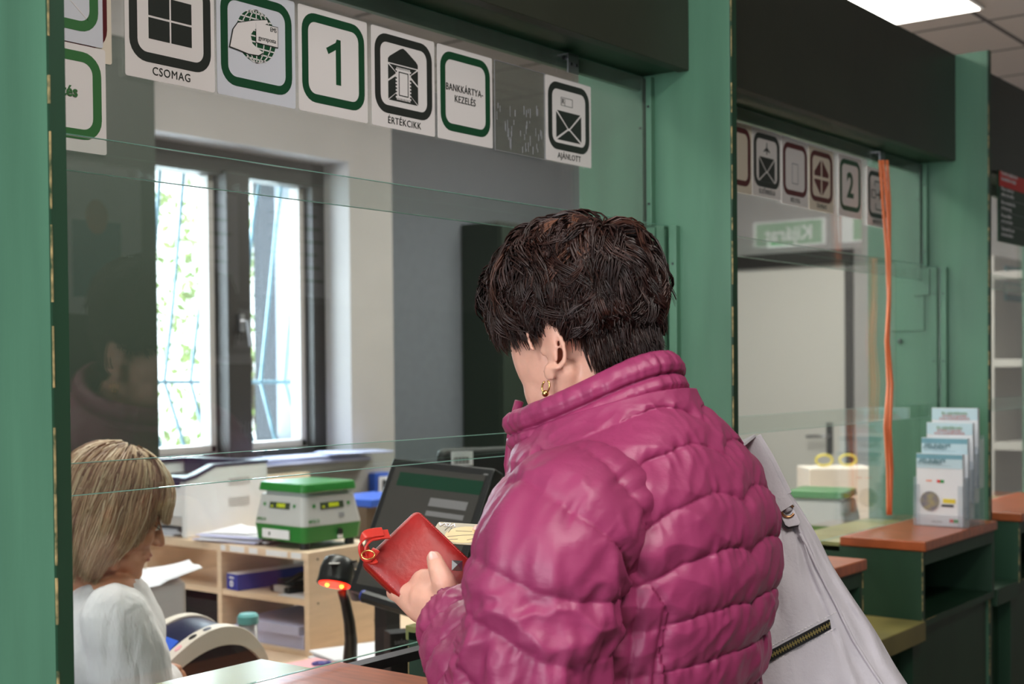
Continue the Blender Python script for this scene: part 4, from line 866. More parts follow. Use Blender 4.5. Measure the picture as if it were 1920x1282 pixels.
def head(m,M,ears=True,sc=1.0,nose=1.0,wide=0):
    R=M.to_3x3()
    def E(c,r,rx=0,rz=0): m.ell(M@(Vector(c)*sc),tuple(x*sc for x in r),R@Matrix.Rotation(rx,3,'X')@Matrix.Rotation(rz,3,'Z'))
    def C(a,b,r0,r1): cap(m,M@(Vector(a)*sc),M@(Vector(b)*sc),r0*sc,r1*sc)
    E((0,-.014,.036),(.073,.093,.084)); E((0,.03,-.02),(.060,.058,.078)); E((0,.028,-.075),(.052,.052,.04)); E((0,.052,-.085),(.036,.036,.03))
    E((0,.076,-.1),(.017,.014,.014)); E((0,.05,.055),(.056,.04,.045))
    for s in(-1,1):
        if wide: E((s*.043,.052,-.004),(.027,.030,.062)); E((s*.038,.046,-.055),(.028,.034,.045))
        E((s*.036,.060,-.028),(.024,.022,.022)); E((s*.05,.03,-.03),(.020,.035,.04)); E((s*.03,.079,.018),(.021,.009,.006)); E((s*.031,.076,-.002),(.014,.008,.0075)); E((s*.0105,.094,-.034),(.0075,.008,.0065))
        C((s*.046,.02,-.095),(s*.058,-.012,-.05),.014,.016)
        if ears:
            # ear: rim, concha, lobe
            e=V(s*.074,-.008,-.012); pts=[]
            tl=-.28
            for i in range(15):
                a=math.radians(-120+i*21); y=.017*math.cos(a)*(-1); z=.030*math.sin(a)
                y*=1.25; z*=1.22
                pts.append(e+V(s*(.010+.006*math.cos(a-2.2)),y*math.cos(tl)-z*math.sin(tl)-.004,y*math.sin(tl)+z*math.cos(tl)))
            chain(m,[M@(p*sc) for p in pts],[.0036*sc]*15,8)
            E(e+V(s*.004,-.004,0),(.004,.017,.031),0,s*.25); E(e+V(s*.006,.006,-.036),(.0045,.010,.012)); E(e+V(s*.007,-.010,.008),(.0035,.012,.021),0,s*.3); E(e+V(s*.003,.012,-.006),(.004,.004,.007))
    C((0,.082-.012*(1-nose),.010),(0,.102-.026*(1-nose),-.024),.0075,.0095); E((0,.104-.03*(1-nose),-.03),(.0105,.010,.0085)); C((0,.078,.02),(0,.085,0),.009,.008)
    E((0,.088,-.059),(.021,.008,.0052)); E((0,.086,-.0685),(.017,.008,.0058)); E((0,.080,-.052),(.014,.010,.009))
def strands(name,M,roots,mn,parent,lw=.0011,seg=3,seed=1):
    """roots: list of polylines (local head coordinates) with colour value 0..1; one mesh of tapered locks"""
    vs=[];fs=[];cols=[]
    for P,c,w in roots:
        n=len(P); P=[M@Vector(p) for p in P]; base=len(vs)
        for i in range(n):
            T=(P[min(i+1,n-1)]-P[max(i-1,0)]); 
            if T.length<1e-7: T=EZ.copy()
            T.normalize(); A=T.orthogonal().normalized(); B=T.cross(A); r=w*lw*(1-.8*(i/(n-1))**2)
            for k in range(seg): a=2*PI*k/seg; vs.append(P[i]+(A*math.cos(a)+B*math.sin(a))*r); cols.append(c)
        for i in range(n-1):
            for k in range(seg): fs.append((base+i*seg+k,base+i*seg+(k+1)%seg,base+(i+1)*seg+(k+1)%seg,base+(i+1)*seg+k))
    me=bpy.data.meshes.new(name); me.from_pydata(vs,[],fs); me.materials.append(MATS[mn]); me.polygons.foreach_set('use_smooth',[True]*len(me.polygons))
    at=me.color_attributes.new('tone','FLOAT_COLOR','POINT'); arr=np.ones((len(vs),4),dtype=np.float32); arr[:,0]=arr[:,1]=arr[:,2]=np.array(cols,dtype=np.float32); at.data.foreach_set('color',arr.ravel())
    o=bpy.data.objects.new(name,me); COL.objects.link(o)
    if parent is not None: setpar(o,parent)
    return o
def hairmat(name,stops,rough=.35):
    m=mat(name,(0,0,0),rough,spec=.45); nt=m.node_tree; b=nt.nodes['Principled BSDF']
    a=nt.nodes.new('ShaderNodeAttribute'); a.attribute_name='tone'; r=nt.nodes.new('ShaderNodeValToRGB'); e=r.color_ramp.elements
    while len(e)<len(stops): e.new(.5)
    for i,(p,c) in enumerate(stops): e[i].position=p; e[i].color=s2l(c)+(1,)
    nt.links.new(a.outputs['Fac'],r.inputs[0]); nt.links.new(r.outputs[0],b.inputs['Base Color']); return m
hairmat('hair_dark',[(0,(32,16,13)),(.6,(50,27,22)),(.85,(76,44,33)),(1,(100,64,48))],.4)
hairmat('hair_blond',[(0,(112,84,62)),(.35,(164,134,104)),(.75,(206,180,146)),(1,(232,214,184))],.4)
def nz(p,s,o=0): return noise.noise_vector(Vector(p)*s+V(o,o*1.7,o*.3))
# ================= customer
AZB=95.0
def build_customer():
    C0=V(1.352,.865,0); c,s=math.cos(math.radians(AZB)),math.sin(math.radians(AZB)); Fd=V(c,s,0); Ld=V(-s,c,0)
    def W(l,f,z): return C0+Ld*l+Fd*f+EZ*z
    HM=headmat(dep(1093,632,1.655),82,17,0)
    m=MB()
    head(m,HM,sc=.95,nose=.35,wide=1)
    # neck and trunk
    chain(m,[HM@V(0,-.02,-.045),HM@V(0,-.04,-.105),W(0,.02,1.39)],[.050,.052,.060],20)
    m.ell(W(0,.0,1.28),(.165,.10,.12),headmat(V(0,0,0),AZB,8).to_3x3()); m.ell(W(0,-.0,1.15),(.15,.095,.19),headmat(V(0,0,0),AZB,0).to_3x3()); m.ell(W(0,-.01,.95),(.165,.11,.15),headmat(V(0,0,0),AZB,0).to_3x3())
    for sd in(-1,1):
        chain(m,[W(sd*.095,-.03,.88),W(sd*.1,-.01,.5),W(sd*.1,-.04,.10)],[.085,.058,.042],16)
        chain(m,[W(sd*.1,-.05,.05),W(sd*.11,.1,.035)],[.04,.03],12)
    # left arm
    LS=W(.135,-.005,1.31); LE=dep(990,1285,1.40); LW=dep(872,1156,1.585)
    chain(m,[LS,LE,LW],[.045,.040,.027],16)
    # left hand (image points at depth)
    def q(x,y,d): return dep(x,y,d)
    m.ell(q(815,1122,1.615),(.040,.018,.034),frameM(V(0,0,0),(q(770,1110,1.64)-q(850,1150,1.6)).normalized(),(q(770,1110,1.64)-q(850,1150,1.6)).cross(CU).normalized(),V(0,0,1)).to_3x3())
    chain(m,[LW,q(838,1128,1.60),q(800,1122,1.615)],[.026,.026,.022],14)
    chain(m,[q(832,1150,1.6),q(790,1140,1.62),q(762,1122,1.64)],[.024,.019,.014],12)
    chain(m,[q(842,1125,1.592),q(832,1092,1.585),q(821,1067,1.59),q(814,1047,1.597)],[.0165,.0150,.0122,.0098],14)   # thumb
    chain(m,[q(790,1112,1.625),q(750,1112,1.640),q(740,1110,1.662),q(760,1094,1.70),q(800,1068,1.715)],[.016,.0125,.0112,.0095,.008],12)  # index, curled under the purse
    for k,(dx,dy) in enumerate(((14,20),(24,38),(36,56))):
        chain(m,[q(800+dx,1120+dy*.5,1.63),q(766+dx,1112+dy*.9,1.66),q(775+dx,1100+dy*.7,1.69),q(810+dx,1080+dy*.7,1.72)],[.014,.0112-.0004*k,.010,.008],12)
    # right arm and hand holding the card
    RS=W(-.14,.0,1.31); RE=W(-.22,.03,1.10); RW=dep(950,1018,1.735)
    chain(m,[RS,RE,RW],[.042,.036,.027],16)
    chain(m,[RW,q(932,1012,1.73)],[.028,.027],12)
    chain(m,[q(936,1004,1.715),q(915,998,1.708),q(898,994,1.708)],[.0135,.0108,.009],12)   # thumb on the card
    chain(m,[q(935,1016,1.74),q(912,1016,1.735),q(893,1008,1.73)],[.012,.0095,.008],12)
    for k in range(3): chain(m,[q(940,1030+k*12,1.745),q(918,1034+k*13,1.75),q(908,1028+k*12,1.765)],[.012,.0095,.008],10)
    body=remesh(m,'person','skin',.0031,5,.5)
    tag(body,'person with short dark hair in a quilted magenta jacket holding a red purse','person')
    # thumb nail, eyes, lips
    mm=MB().use('nail').ell(q(813,1046,1.5885),(.0062,.0022,.0085),frameM(V(0,0,0),CR,CF,(CU+CR*-.25).normalized()).to_3x3()); mm.obj('thumbnail',body,smooth=True)
    mm=MB().use('nail').ell(q(897,992,1.700),(.0075,.002,.005),frameM(V(0,0,0),CR,CF,CU).to_3x3()); mm.obj('thumbnail',body,smooth=True)
    for sd in(-1,1): MB().use('eye_white').ell(HM@(V(sd*.030,.069,-.003)*.95),(.0085,.0085,.007),HM.to_3x3()).obj('eye',body,smooth=True)
    MB().use('lip').ell(HM@V(0,.084,-.061),(.019,.006,.006),HM.to_3x3()).obj('lips',body,smooth=True)
    # earring: gold hoop with small ball
    e=HM@V(-.0815,.001,-.053); P=[]
    for i in range(15): a=math.radians(20+i*22); P.append(e+HM.to_3x3()@V(0,.0065*math.sin(a),0)+EZ*(.0075*math.cos(a)-.009))
    mm=MB().use('gold').tube(P,.0011,8); mm.ell(e+V(0,0,-.0165)+HM.to_3x3()@V(0,0.001,0),(.0042,.0042,.0042)); mm.obj('earring',body,smooth=True)
    # ---- jacket torso
    NU,NV=420,430
    L=[(.80,-.03,.250,.165),(.88,-.02,.245,.158),(1.0,.0,.222,.142),(1.10,.0,.194,.130),(1.18,-.004,.202,.138),(1.26,-.010,.213,.145),(1.32,-.006,.218,.142),(1.36,.002,.208,.134),(1.40,.012,.186,.124),(1.43,.02,.152,.114),(1.455,.027,.116,.104),(1.480,.033,.088,.094)]
    Z=np.array([p[0] for p in L]); 
    def cat(col,z): 
        return float(np.interp(z,Z,np.array([p[col] for p in L])))
    # smooth interpolants
    zz=np.linspace(.80,1.480,300); tab=np.array([[cat(k,z) for k in(1,2,3)] for z in zz])
    ker=np.ones(17)/17
    for k in range(3):
        p=np.pad(tab[:,k],8,mode='edge'); tab[:,k]=np.convolve(p,ker,'valid')
    seams_c=[1.432,1.386,1.335,1.284,1.232,1.181,1.130,1.078,1.026,.974,.922,.87,.82]
    def seamoff(l,i):
        a=abs(l); v=max(0,1-i/5.5)
        return v*(.030*(1-math.exp(-a/.028))-.25*max(0,a-.06)*1.0-.9*max(0,a-.13)**1.2*1.0)+(1-v)*(-.03*a)
    verts=[];faces=[]
    tilt=.10
    for j in range(NV+1):
        z=.80+.680*j/NV; f0,a0,b0=[float(np.interp(z,zz,tab[:,k])) for k in range(3)]
        for i in range(NU):
            th=2*PI*i/NU  # 0 = back
            ct,st=math.cos(th),math.sin(th); ex=2/2.35
            l=a0*math.copysign(abs(st)**ex,st); f=-b0*math.copysign(abs(ct)**ex,ct)
            # quilting
            zl=z
            back=ct>-.15
            # find seams
            if back:
                ss=[sc_+seamoff(l,k) for k,sc_ in enumerate(seams_c)]
            else:
                ss=[sc_+seamoff(a0,k)*.8-.0 for k,sc_ in enumerate(seams_c)]
            up=1.50;lo=.78
            for v in ss:
                if v>=zl: up=min(up,v)
                else: lo=max(lo,v)
            t=(zl-lo)/max(1e-4,up-lo); d=.0078*(max(0,math.sin(PI*t))**.42)*min(1,(up-lo)/.04)
            near=1-math.sin(PI*t)
            # princess seam and vertical side channels
            pl=.150-.55*max(0,1.20-z)*.5+.6*max(0,z-1.24)
            if z<1.31:
                g=abs(abs(l)-pl); 
                if back or True:
                    pinch=math.exp(-(g/.006)**2); d*=1-.85*pinch
                if abs(l)>pl and z<1.27:
                    tt=(abs(th if th<PI else 2*PI-th)*(a0+b0)/2/.034)%1; d=.008*(max(0,math.sin(PI*tt))**.5)*(1-.3*near)
            p=W(l,f,z)
            w1=-abs(noise.noise(V(l*60+z*8,f*60,z*9)))*(.15+near)*.0065-abs(noise.noise(V(l*15-z*9,f*15,z*20)))*.0075-abs(noise.noise(V(l*30+z*26,f*30,z*24+5)))*.0038+.004
            nrm=(Ld*(l/a0**2)+Fd*((f)/b0**2)).normalized()
            slope=.0
            p=W(l,f+f0,z)+nrm*(d+w1)+EZ*0
            kz=max(0,min(1,(z-1.24)/.2)); p.z-=kz*.33*(f+f0+.075)
            verts.append(p)
    for j in range(NV):
        for i in range(NU):
            faces.append((j*NU+i,j*NU+(i+1)%NU,(j+1)*NU+(i+1)%NU,(j+1)*NU+i))
    faces.append(tuple(NV*NU+i for i in range(NU)))
    # collar: tall quilted band, tilted down to the front
    cb=len(verts); NC=240; prof=[(0,.0),(.012,.006),(.024,.012),(.034,.010),(.039,.004),(.044,.010),(.056,.013),(.068,.010),(.076,.003),(.076,-.004),(.066,-.008),(.03,-.008),(0,-.006)]
    P2=[]
    for i in range(len(prof)-1):
        for k in range(3): P2.append(tuple(prof[i][d]+(prof[i+1][d]-prof[i][d])*k/3 for d in(0,1)))
    P2.append(prof[-1])
    for i in range(NC):
        th=2*PI*i/NC; ct,st=math.cos(th),math.sin(th)
        for h,o_ in P2:
            fr=(1-ct)/2   # 0 back, 1 front
            rl=.090-.004*h/.076; rb=.094
            base=1.466-.078*fr**1.1-.012*math.sin(PI*fr)
            hh=h*.72
            n_=Ld*st-Fd*ct
            wr=noise.noise(V(th*9,h*18,1))*.004+noise.noise(V(th*24,h*30,4))*.0022
            cen=.032+.016*(h/.076)
            g=1.0+.14*fr
            verts.append(W(0,0,0)+Ld*(rl*st)+Fd*(cen-rb*ct*g)+n_*(o_+wr)+EZ*(base+hh))
    n=len(P2)
    for i in range(NC):
        for k in range(n-1): faces.append((cb+i*n+k,cb+((i+1)%NC)*n+k,cb+((i+1)%NC)*n+k+1,cb+i*n+k+1))
    # sleeves
    def sleeve(pts,rad,side,seed,spacing,cuff=True,n_len=300,n_r=120,squash=1.0):
        # catmull path
        P=[Vector(p) for p in pts]; out=[];R=[]
        for i in range(len(P)-1):
            p0=P[max(i-1,0)];p1=P[i];p2=P[i+1];p3=P[min(i+2,len(P)-1)]
            for j in range(30):
                t=j/30; out.append(.5*((2*p1)+(p2-p0)*t+(2*p0-5*p1+4*p2-p3)*t*t+(3*p1-p0-3*p2+p3)*t**3)); R.append(rad[i]+(rad[i+1]-rad[i])*(t*t*(3-2*t)))
        out.append(P[-1]);R.append(rad[-1])
        S=[0]
        for i in range(1,len(out)): S.append(S[-1]+(out[i]-out[i-1]).length)
        tot=S[-1]; base=len(verts); N=None
        ks=0; pt_prev=None
        samples=[]
        for j in range(n_len+1):
            s_=tot*j/n_len; k=min(max(0,int(np.searchsorted(S,s_))-1),len(S)-2); t=(s_-S[k])/max(1e-9,S[k+1]-S[k]); samples.append((out[k].lerp(out[k+1],t),R[k]+(R[k+1]-R[k])*t,s_))
        for j,(p,r,s_) in enumerate(samples):
            T=(samples[min(j+4,n_len)][0]-samples[max(j-4,0)][0]).normalized()
            if N is None: N=(CU-T*CU.dot(T)).normalized() if abs(CU.dot(T))<.95 else (CR-T*CR.dot(T)).normalized()
            N=(N-T*N.dot(T)).normalized(); B=T.cross(N)
            for i in range(n_r):
                a=2*PI*i/n_r; ca,sa=math.cos(a),math.sin(a)
                tilt=.012*math.sin(a+seed)+.004*math.sin(2*a)
                u=(s_+tilt-.02)/spacing; t=u%1; d=.0076*max(0,math.sin(PI*t))**.42; near=1-math.sin(PI*t)
                bend=math.exp(-((s_/tot-.55)/.16)**2)
                w1=-abs(noise.noise(V(ca*1.8+seed+s_*9,sa*1.8,s_*19)))*.012*(.6+bend)-abs(noise.noise(V(ca*3.4,sa*3.4+seed-s_*12,s_*40)))*.0062*(.6+bend*1.4)-abs(noise.noise(V(ca*9,sa*9,s_*11+seed)))*(.1+near)*.006+.006
                if s_>tot-.012: d*=.35
                verts.append(p+(N*ca+B*sa*squash)*(r+d+w1))
        for j in range(n_len):
            for i in range(n_r): faces.append((base+j*n_r+i,base+j*n_r+(i+1)%n_r,base+(j+1)*n_r+(i+1)%n_r,base+(j+1)*n_r+i))
        # turn the cuff inwards
        e=len(verts); p,r,_=samples[-1]; T=(samples[-1][0]-samples[-6][0]).normalized(); last=[verts[base+n_len*n_r+i] for i in range(n_r)]
        for fr,back in((.86,0.0),(.80,.02),(.8,.06)):
            for v in last: verts.append(p+(Vector(v)-p)*fr-T*back)
        for k in range(3):
            b0=base+n_len*n_r if k==0 else e+(k-1)*n_r
            for i in range(n_r): faces.append((b0+i,b0+(i+1)%n_r,e+k*n_r+(i+1)%n_r,e+k*n_r+i))
        # close the shoulder end
        faces.append(tuple(base+n_r-1-i for i in range(n_r)))
    sleeve([W(.075,.0,1.355),W(.128,-.008,1.310),dep(1088,975,1.45),dep(1036,1040,1.40),dep(1018,1140,1.385),dep(1000,1240,1.385),dep(968,1310,1.42),dep(922,1262,1.48),dep(884,1200,1.54),dep(857,1146,1.585)],
           [.040,.069,.077,.076,.075,.076,.074,.062,.052,.038],1,0,.050)
    sleeve([W(-.09,.012,1.385),W(-.142,.015,1.372),W(-.180,.01,1.29),W(-.235,.03,1.20),W(-.22,.06,1.11),W(-.13,.16,1.16),dep(985,1075,1.72),dep(938,1042,1.722)],[.040,.064,.070,.070,.072,.066,.058,.046],-1,2,.05)
    me=bpy.data.meshes.new('jacket'); me.from_pydata(verts,[],faces); me.materials.append(MATS['jacket']); me.polygons.foreach_set('use_smooth',[True]*len(me.polygons))
    bm=bmesh.new(); bm.from_mesh(me); bmesh.ops.recalc_face_normals(bm,faces=bm.faces); bm.to_mesh(me); bm.free()
    jk=bpy.data.objects.new('jacket',me); COL.objects.link(jk); setpar(jk,body)
    # zip at the collar front
    zp=[W(.0,.155,1.46),W(.0,.165,1.43),W(0,.172,1.38),W(0,.158,1.30),W(0,.150,1.2),W(0,.145,1.0),W(0,.13,.84)]
    MB().use('zip_pink').tube(zp,.006,8).obj('zip',jk,smooth=True)
    # trousers and shoes
    m=MB(); m.ell(W(0,-.02,.86),(.18,.125,.10),headmat(V(0,0,0),AZB,0).to_3x3())
    for sd in(-1,1): chain(m,[W(sd*.095,-.03,.84),W(sd*.105,-.01,.48),W(sd*.105,-.04,.09)],[.105,.082,.065],18)
    remesh(m,'trousers','trousers',.008,3,.5,body)
    for sd in(-1,1):
        m=MB(); chain(m,[W(sd*.105,-.06,.055),W(sd*.112,.04,.045),W(sd*.118,.13,.035)],[.05,.043,.034],14); m.box(-.045,.045,-.115,.17,0.0,.02,M=frameM(W(sd*.11,0,0),-Ld,Fd,EZ)); remesh(m,'shoe','shoe',.006,3,.5,body)
    # ---- hair: cap and locks
    rnd=random.Random(5)
    sk=V(0,-.014,.036)*.95; SR=(.0665,.0835,.080)
    def inhair(d):   # d unit direction from skull centre (x=right,y=forward,z=up)
        x,y,z=d
        if z>.40: return y<.90 or z>.55
        if y>.62: return False
        if y>.22: return z>-.02+ (y-.22)*.55 and z<1  or (y<.40 and z>-.35)   # temple and sideburn
        if abs(x)>.5 and y>-.42: return z>.22+.25*max(0,-y-.1)*0 or (y>.13 and z>-.35)
        if y>-.35: return z>-.8
        return z>-.96
    vs=[]; cm=MB().use('hair_dark'); G=40
    # bulk cap
    cap_v={}; F=[]; V_=[]
    NA,NB=72,48
    for j in range(NB+1):
        ph=PI*j/NB
        for i in range(NA):
            a=2*PI*i/NA; d=V(math.sin(ph)*math.cos(a),math.sin(ph)*math.sin(a),math.cos(ph)); k=1.05+.10*max(0,d.z)+noise.noise(d*4)*.03
            V_.append(HM@(sk+V(d.x*SR[0]*k,d.y*SR[1]*k,d.z*SR[2]*k+ (-.004 if d.z<-.3 else 0)))); cap_v[(j,i)]=d
    for j in range(NB):
        for i in range(NA):
            if all(inhair(cap_v[q_]) for q_ in((j,i),(j,(i+1)%NA),(j+1,i),(j+1,(i+1)%NA))): F.append((j*NA+i,j*NA+(i+1)%NA,(j+1)*NA+(i+1)%NA,(j+1)*NA+i))
    me=bpy.data.meshes.new('hair_base'); me.from_pydata(V_,[],F); me.materials.append(MATS['hair_dark']); me.polygons.foreach_set('use_smooth',[True]*len(me.polygons))
    # locks
    R=[]; crown=V(.0,-.55,.83).normalized()
    tries=0
    clumps=0
    while clumps<2300:
        tries+=1; g=V(rnd.gauss(0,1),rnd.gauss(0,1),rnd.gauss(0,1)).normalized()
        if not inhair(g): continue
        clumps+=1
        away=(g-crown*g.dot(crown)); away=(away-g*away.dot(g)); 
        if away.length<1e-3: continue
        away.normalize(); swirl=g.cross(away)
        topf=max(0,g.z)*max(0,.4+g.y); 
        fld=noise.noise_vector(g*2.3); fl2=noise.noise_vector(g*5+V(3,1,2))
        dirn=(away*1.2+swirl*(.35*fld.x+.25*fl2.y+.25)+V(0,-.35*max(0,1-g.z),-.35 if g.z<.5 else 0))
        if g.y>.1 and g.z>.1: dirn+=V(fld.y*.5,.5,.1)
        dirn=(dirn-g*dirn.dot(g)).normalized()
        ln=.042+.022*max(0,g.z)+.014*rnd.random(); 
        if g.z<-.2: ln=.050+.012*fld.z
        if g.y>-.1 and g.z<.25: ln=.022
        lift=.007+.026*max(0,g.z)**1.3+.010*topf+.016*fl2.x+rnd.uniform(-.003,.008)+(.012 if g.y>.35 and g.z>.0 else 0)
        if g.z<-.4: lift=.006
        if g.y>.1 and g.z<.05: lift=.004
        curl=rnd.uniform(.6,1.3); tone0=min(1,max(0,.35+.5*noise.noise(g*3.1)+rnd.gauss(0,.12)))
        side=rnd.choice((-1,1))*rnd.uniform(.2,1.1); phs=rnd.uniform(0,6); rnd0=rnd.uniform(-.5,2)
        for s_ in range(10):
            j2=V(rnd.gauss(0,1),rnd.gauss(0,1),rnd.gauss(0,1))*.045; pts=[]; gc=(g+j2).normalized(); dd_=dirn.copy(); st=ln/.08/9; acc=0
            for k in range(10):
                t=k/9
                h=.004+lift*math.sin(min(1,.15+t*1.1)*PI*.72)+.0045*math.sin(t*7*curl+phs)*min(1,t*2)+(.010*(t-.6)*max(0,rnd0) if t>.6 else 0)
                pts.append(sk+V(gc.x*SR[0],gc.y*SR[1],gc.z*SR[2])+V(gc.x,gc.y,gc.z if acc==0 else 0)*h+V(0,0,-acc)+j2*(-.012)*t)
                if gc.z<-.50 and gc.y<.1: acc+=ln/9; continue
                sw=gc.cross(dd_)
                dd_=(dd_+sw*side*.35*math.sin(t*4*curl+phs)+(V(0,0,-.06) if gc.z<.5 else V(0,0,0))); dd_=(dd_-gc*dd_.dot(gc)).normalized(); gc=(gc+dd_*st).normalized()
            R.append((pts,min(1,max(0,tone0+rnd.gauss(0,.1))),rnd.uniform(.7,1.3)))
    hr=strands('hair',HM,R,'hair_dark',body,lw=.00135)
    ho=bpy.data.objects.new('hair_base',me); at=me.color_attributes.new('tone','FLOAT_COLOR','POINT'); COL.objects.link(ho); setpar(ho,hr)
    return body,HM,W,q
cust,HMc,Wc,q=build_customer()
# ================= purse, card, bag
def purse():
    O=dep(832,1106,1.650); A=(CR*.73-CU*.67-CF*.16).normalized(); B0=(-CR*.70-CU*.60-CF*.42); B=(B0-A*B0.dot(A)).normalized(); N=A.cross(B)
    if N.dot(CF)>0: N=-N
    L_,Wd,T=.19,.098,.024
    t=thing('purse','glossy red leather zip purse with wrist loop held in the left hand','purse',O)
    m=MB().use('red_leather'); pts=rrect(-L_/2,L_/2,-Wd/2,Wd/2,.008,5); 
    n=len(pts); vs=[];fs=[]; lay=[(-T/2,.92),(-T/2+.002,.975),(-T/2+.006,1.0),(T/2-.007,1.0),(T/2-.002,.985),(T/2+.001,.93),(T/2+.0025,.6),(T/2+.003,.2)]
    for z,k in lay:
        for p in pts:
            kk=(1-(1-k)*.5*Wd/L_) ; vs.append(O+A*p[0]*(k if k>.9 else (k*.5+.5)*1.0 if False else k)+B*p[1]*k+N*z)
    for i in range(len(lay)-1):
        for k in range(n): fs.append((i*n+k,i*n+(k+1)%n,(i+1)*n+(k+1)%n,(i+1)*n+k))
    fs+=[tuple(range(n-1,-1,-1)),tuple(range((len(lay)-1)*n,len(lay)*n))]; m.add(vs,fs); m.obj('cover',t,smooth=True)
    # zipped edge groove and stitching
    m=MB().use('stitch'); P_=rrect(-L_/2-.0006,L_/2+.0006,-Wd/2-.0006,Wd/2+.0006,.008,5); Q=[(x*.995,y*.995) for x,y in P_]
    ring(m,P_,Q,O-N*.002,A,B,N,.003); m.obj('zip_tape',t)
    m=MB().use('red_leather_b')
    for sgn in(-1,1):
        for k in range(50):
            x=-L_/2+.008+k*(L_-.016)/50; c=O+A*x+B*(sgn*(Wd/2-.0035))+N*(T/2+.0006); m.box(-.001,.001,-.0003,.0003,0,.0007,M=frameM(c,A,B,N))
    m.obj('stitching',t)
    rr=ray(857,1060); pl_=O+N*(T/2+.0032); c=EYE+rr*((pl_-EYE).dot(N)/rr.dot(N)); m=MB().use('metal'); s_=.0065; d1=(A+B).normalized(); d2=(A-B).normalized()
    d1,d2=CR,CU; d1=(d1-N*d1.dot(N)).normalized(); d2=N.cross(d1)
    m.add([c-d1*s_-d2*s_,c+d1*s_-d2*s_,c+d1*s_+d2*s_,c-d1*s_+d2*s_,c+N*.004,c-d1*s_*.9-d2*s_*.9-N*.002],[(0,1,4),(1,2,4),(2,3,4),(3,0,4),(3,2,1,0)]); m.obj('stud',t)
    # wrist loop
    c0=O-A*(L_/2)+B*(Wd/2-.008)
    P_=[dep(706,1030,1.625),dep(690,1046,1.62),dep(680,1037,1.62),dep(676,1018,1.62),dep(684,1004,1.62),dep(700,999,1.625),dep(718,997,1.63)]
    P3=[]
    for i in range(len(P_)-1):
        for j in range(5):
            p0=P_[max(i-1,0)];p1=P_[i];p2=P_[i+1];p3=P_[min(i+2,len(P_)-1)]; tt=j/5; P3.append(.5*((2*p1)+(p2-p0)*tt+(2*p0-5*p1+4*p2-p3)*tt*tt+(3*p1-p0-3*p2+p3)*tt**3))
    P3.append(P_[-1]); MB().use('red_leather_b').ribbon(P3,.013,.0028,(CF+CU*.9+CR*.1).normalized()).obj('wrist_loop',t,.0008)
    P4=[p+CR*.007-CU*.003+CF*.004 for p in P3]; MB().use('red_leather_b').ribbon(P4[4:],.013,.0028,(CF+CU*.9+CR*.1).normalized()).obj('wrist_loop',t,.0008)
    rc=dep(690,1040,1.612); R_=[rc+CR*.008*math.cos(a*PI/8)+CU*.005*math.sin(a*PI/8)+CF*.003*math.sin(a*PI/8) for a in range(17)]; MB().use('gold').tube(R_,.0011,6,cap=False).obj('ring',t,smooth=True)
purse()
def bankcard():
    P0=dep(823,979,1.728); P1=dep(903,984,1.712); P3=dep(825,1017,1.722)
    ex=(P1-P0).normalized(); ey=(P0-P3); ey=(ey-ex*ey.dot(ex)).normalized(); en=ex.cross(ey)
    if en.dot(CF)>0: ey=ey; en=-en
    w,h=.0856,.054*.0+ .0272*1.0
    h=(P0-P3).length
    h=.030
    # the card leans away, so its true height is foreshortened
    tiltv=(ey*.56+en*-.83).normalized(); h=.054; en2=ex.cross(tiltv); 
    if en2.dot(CF)>0: en2=-en2
    o=P0-tiltv*h
    r=MB().use('card_face'); flat(r,rrect(0,w,0,h,.003,4),o,ex,tiltv,en2,.0008); root=r.obj('bank_card'); tag(root,'gold and brown bank card with an orange oval, held upside down in the right hand','bank card')
    m=MB().use('card_oval'); flat(m,circle(w*.52,h*.45,w*.30,28,h*.40),o+en2*.0008,ex,tiltv,en2,.0002); m.obj('oval_print',root)
    m=MB().use('ink_black')
    for a,b in(((.28,.3),(.5,.42)),((.5,.42),(.78,.5)),((.6,.2),(.7,.3)),((.32,.16),(.46,.22)),((.25,.5),(.26,.75)),((.18,.6),(.2,.8)),((.35,.6),(.6,.62)),((.68,.22),(.74,.18))): flat(m,line((a[0]*w,a[1]*h),(b[0]*w,b[1]*h),.0009),o+en2*.001,ex,tiltv,en2,.0002)
    m.obj('line_drawing',root)
    text('VISA',.0125,'label',o+en2*.0011+ex*(w*.16)+tiltv*(h*.88),-ex,-tiltv,root,'card_lettering',off=.0002)
bankcard()
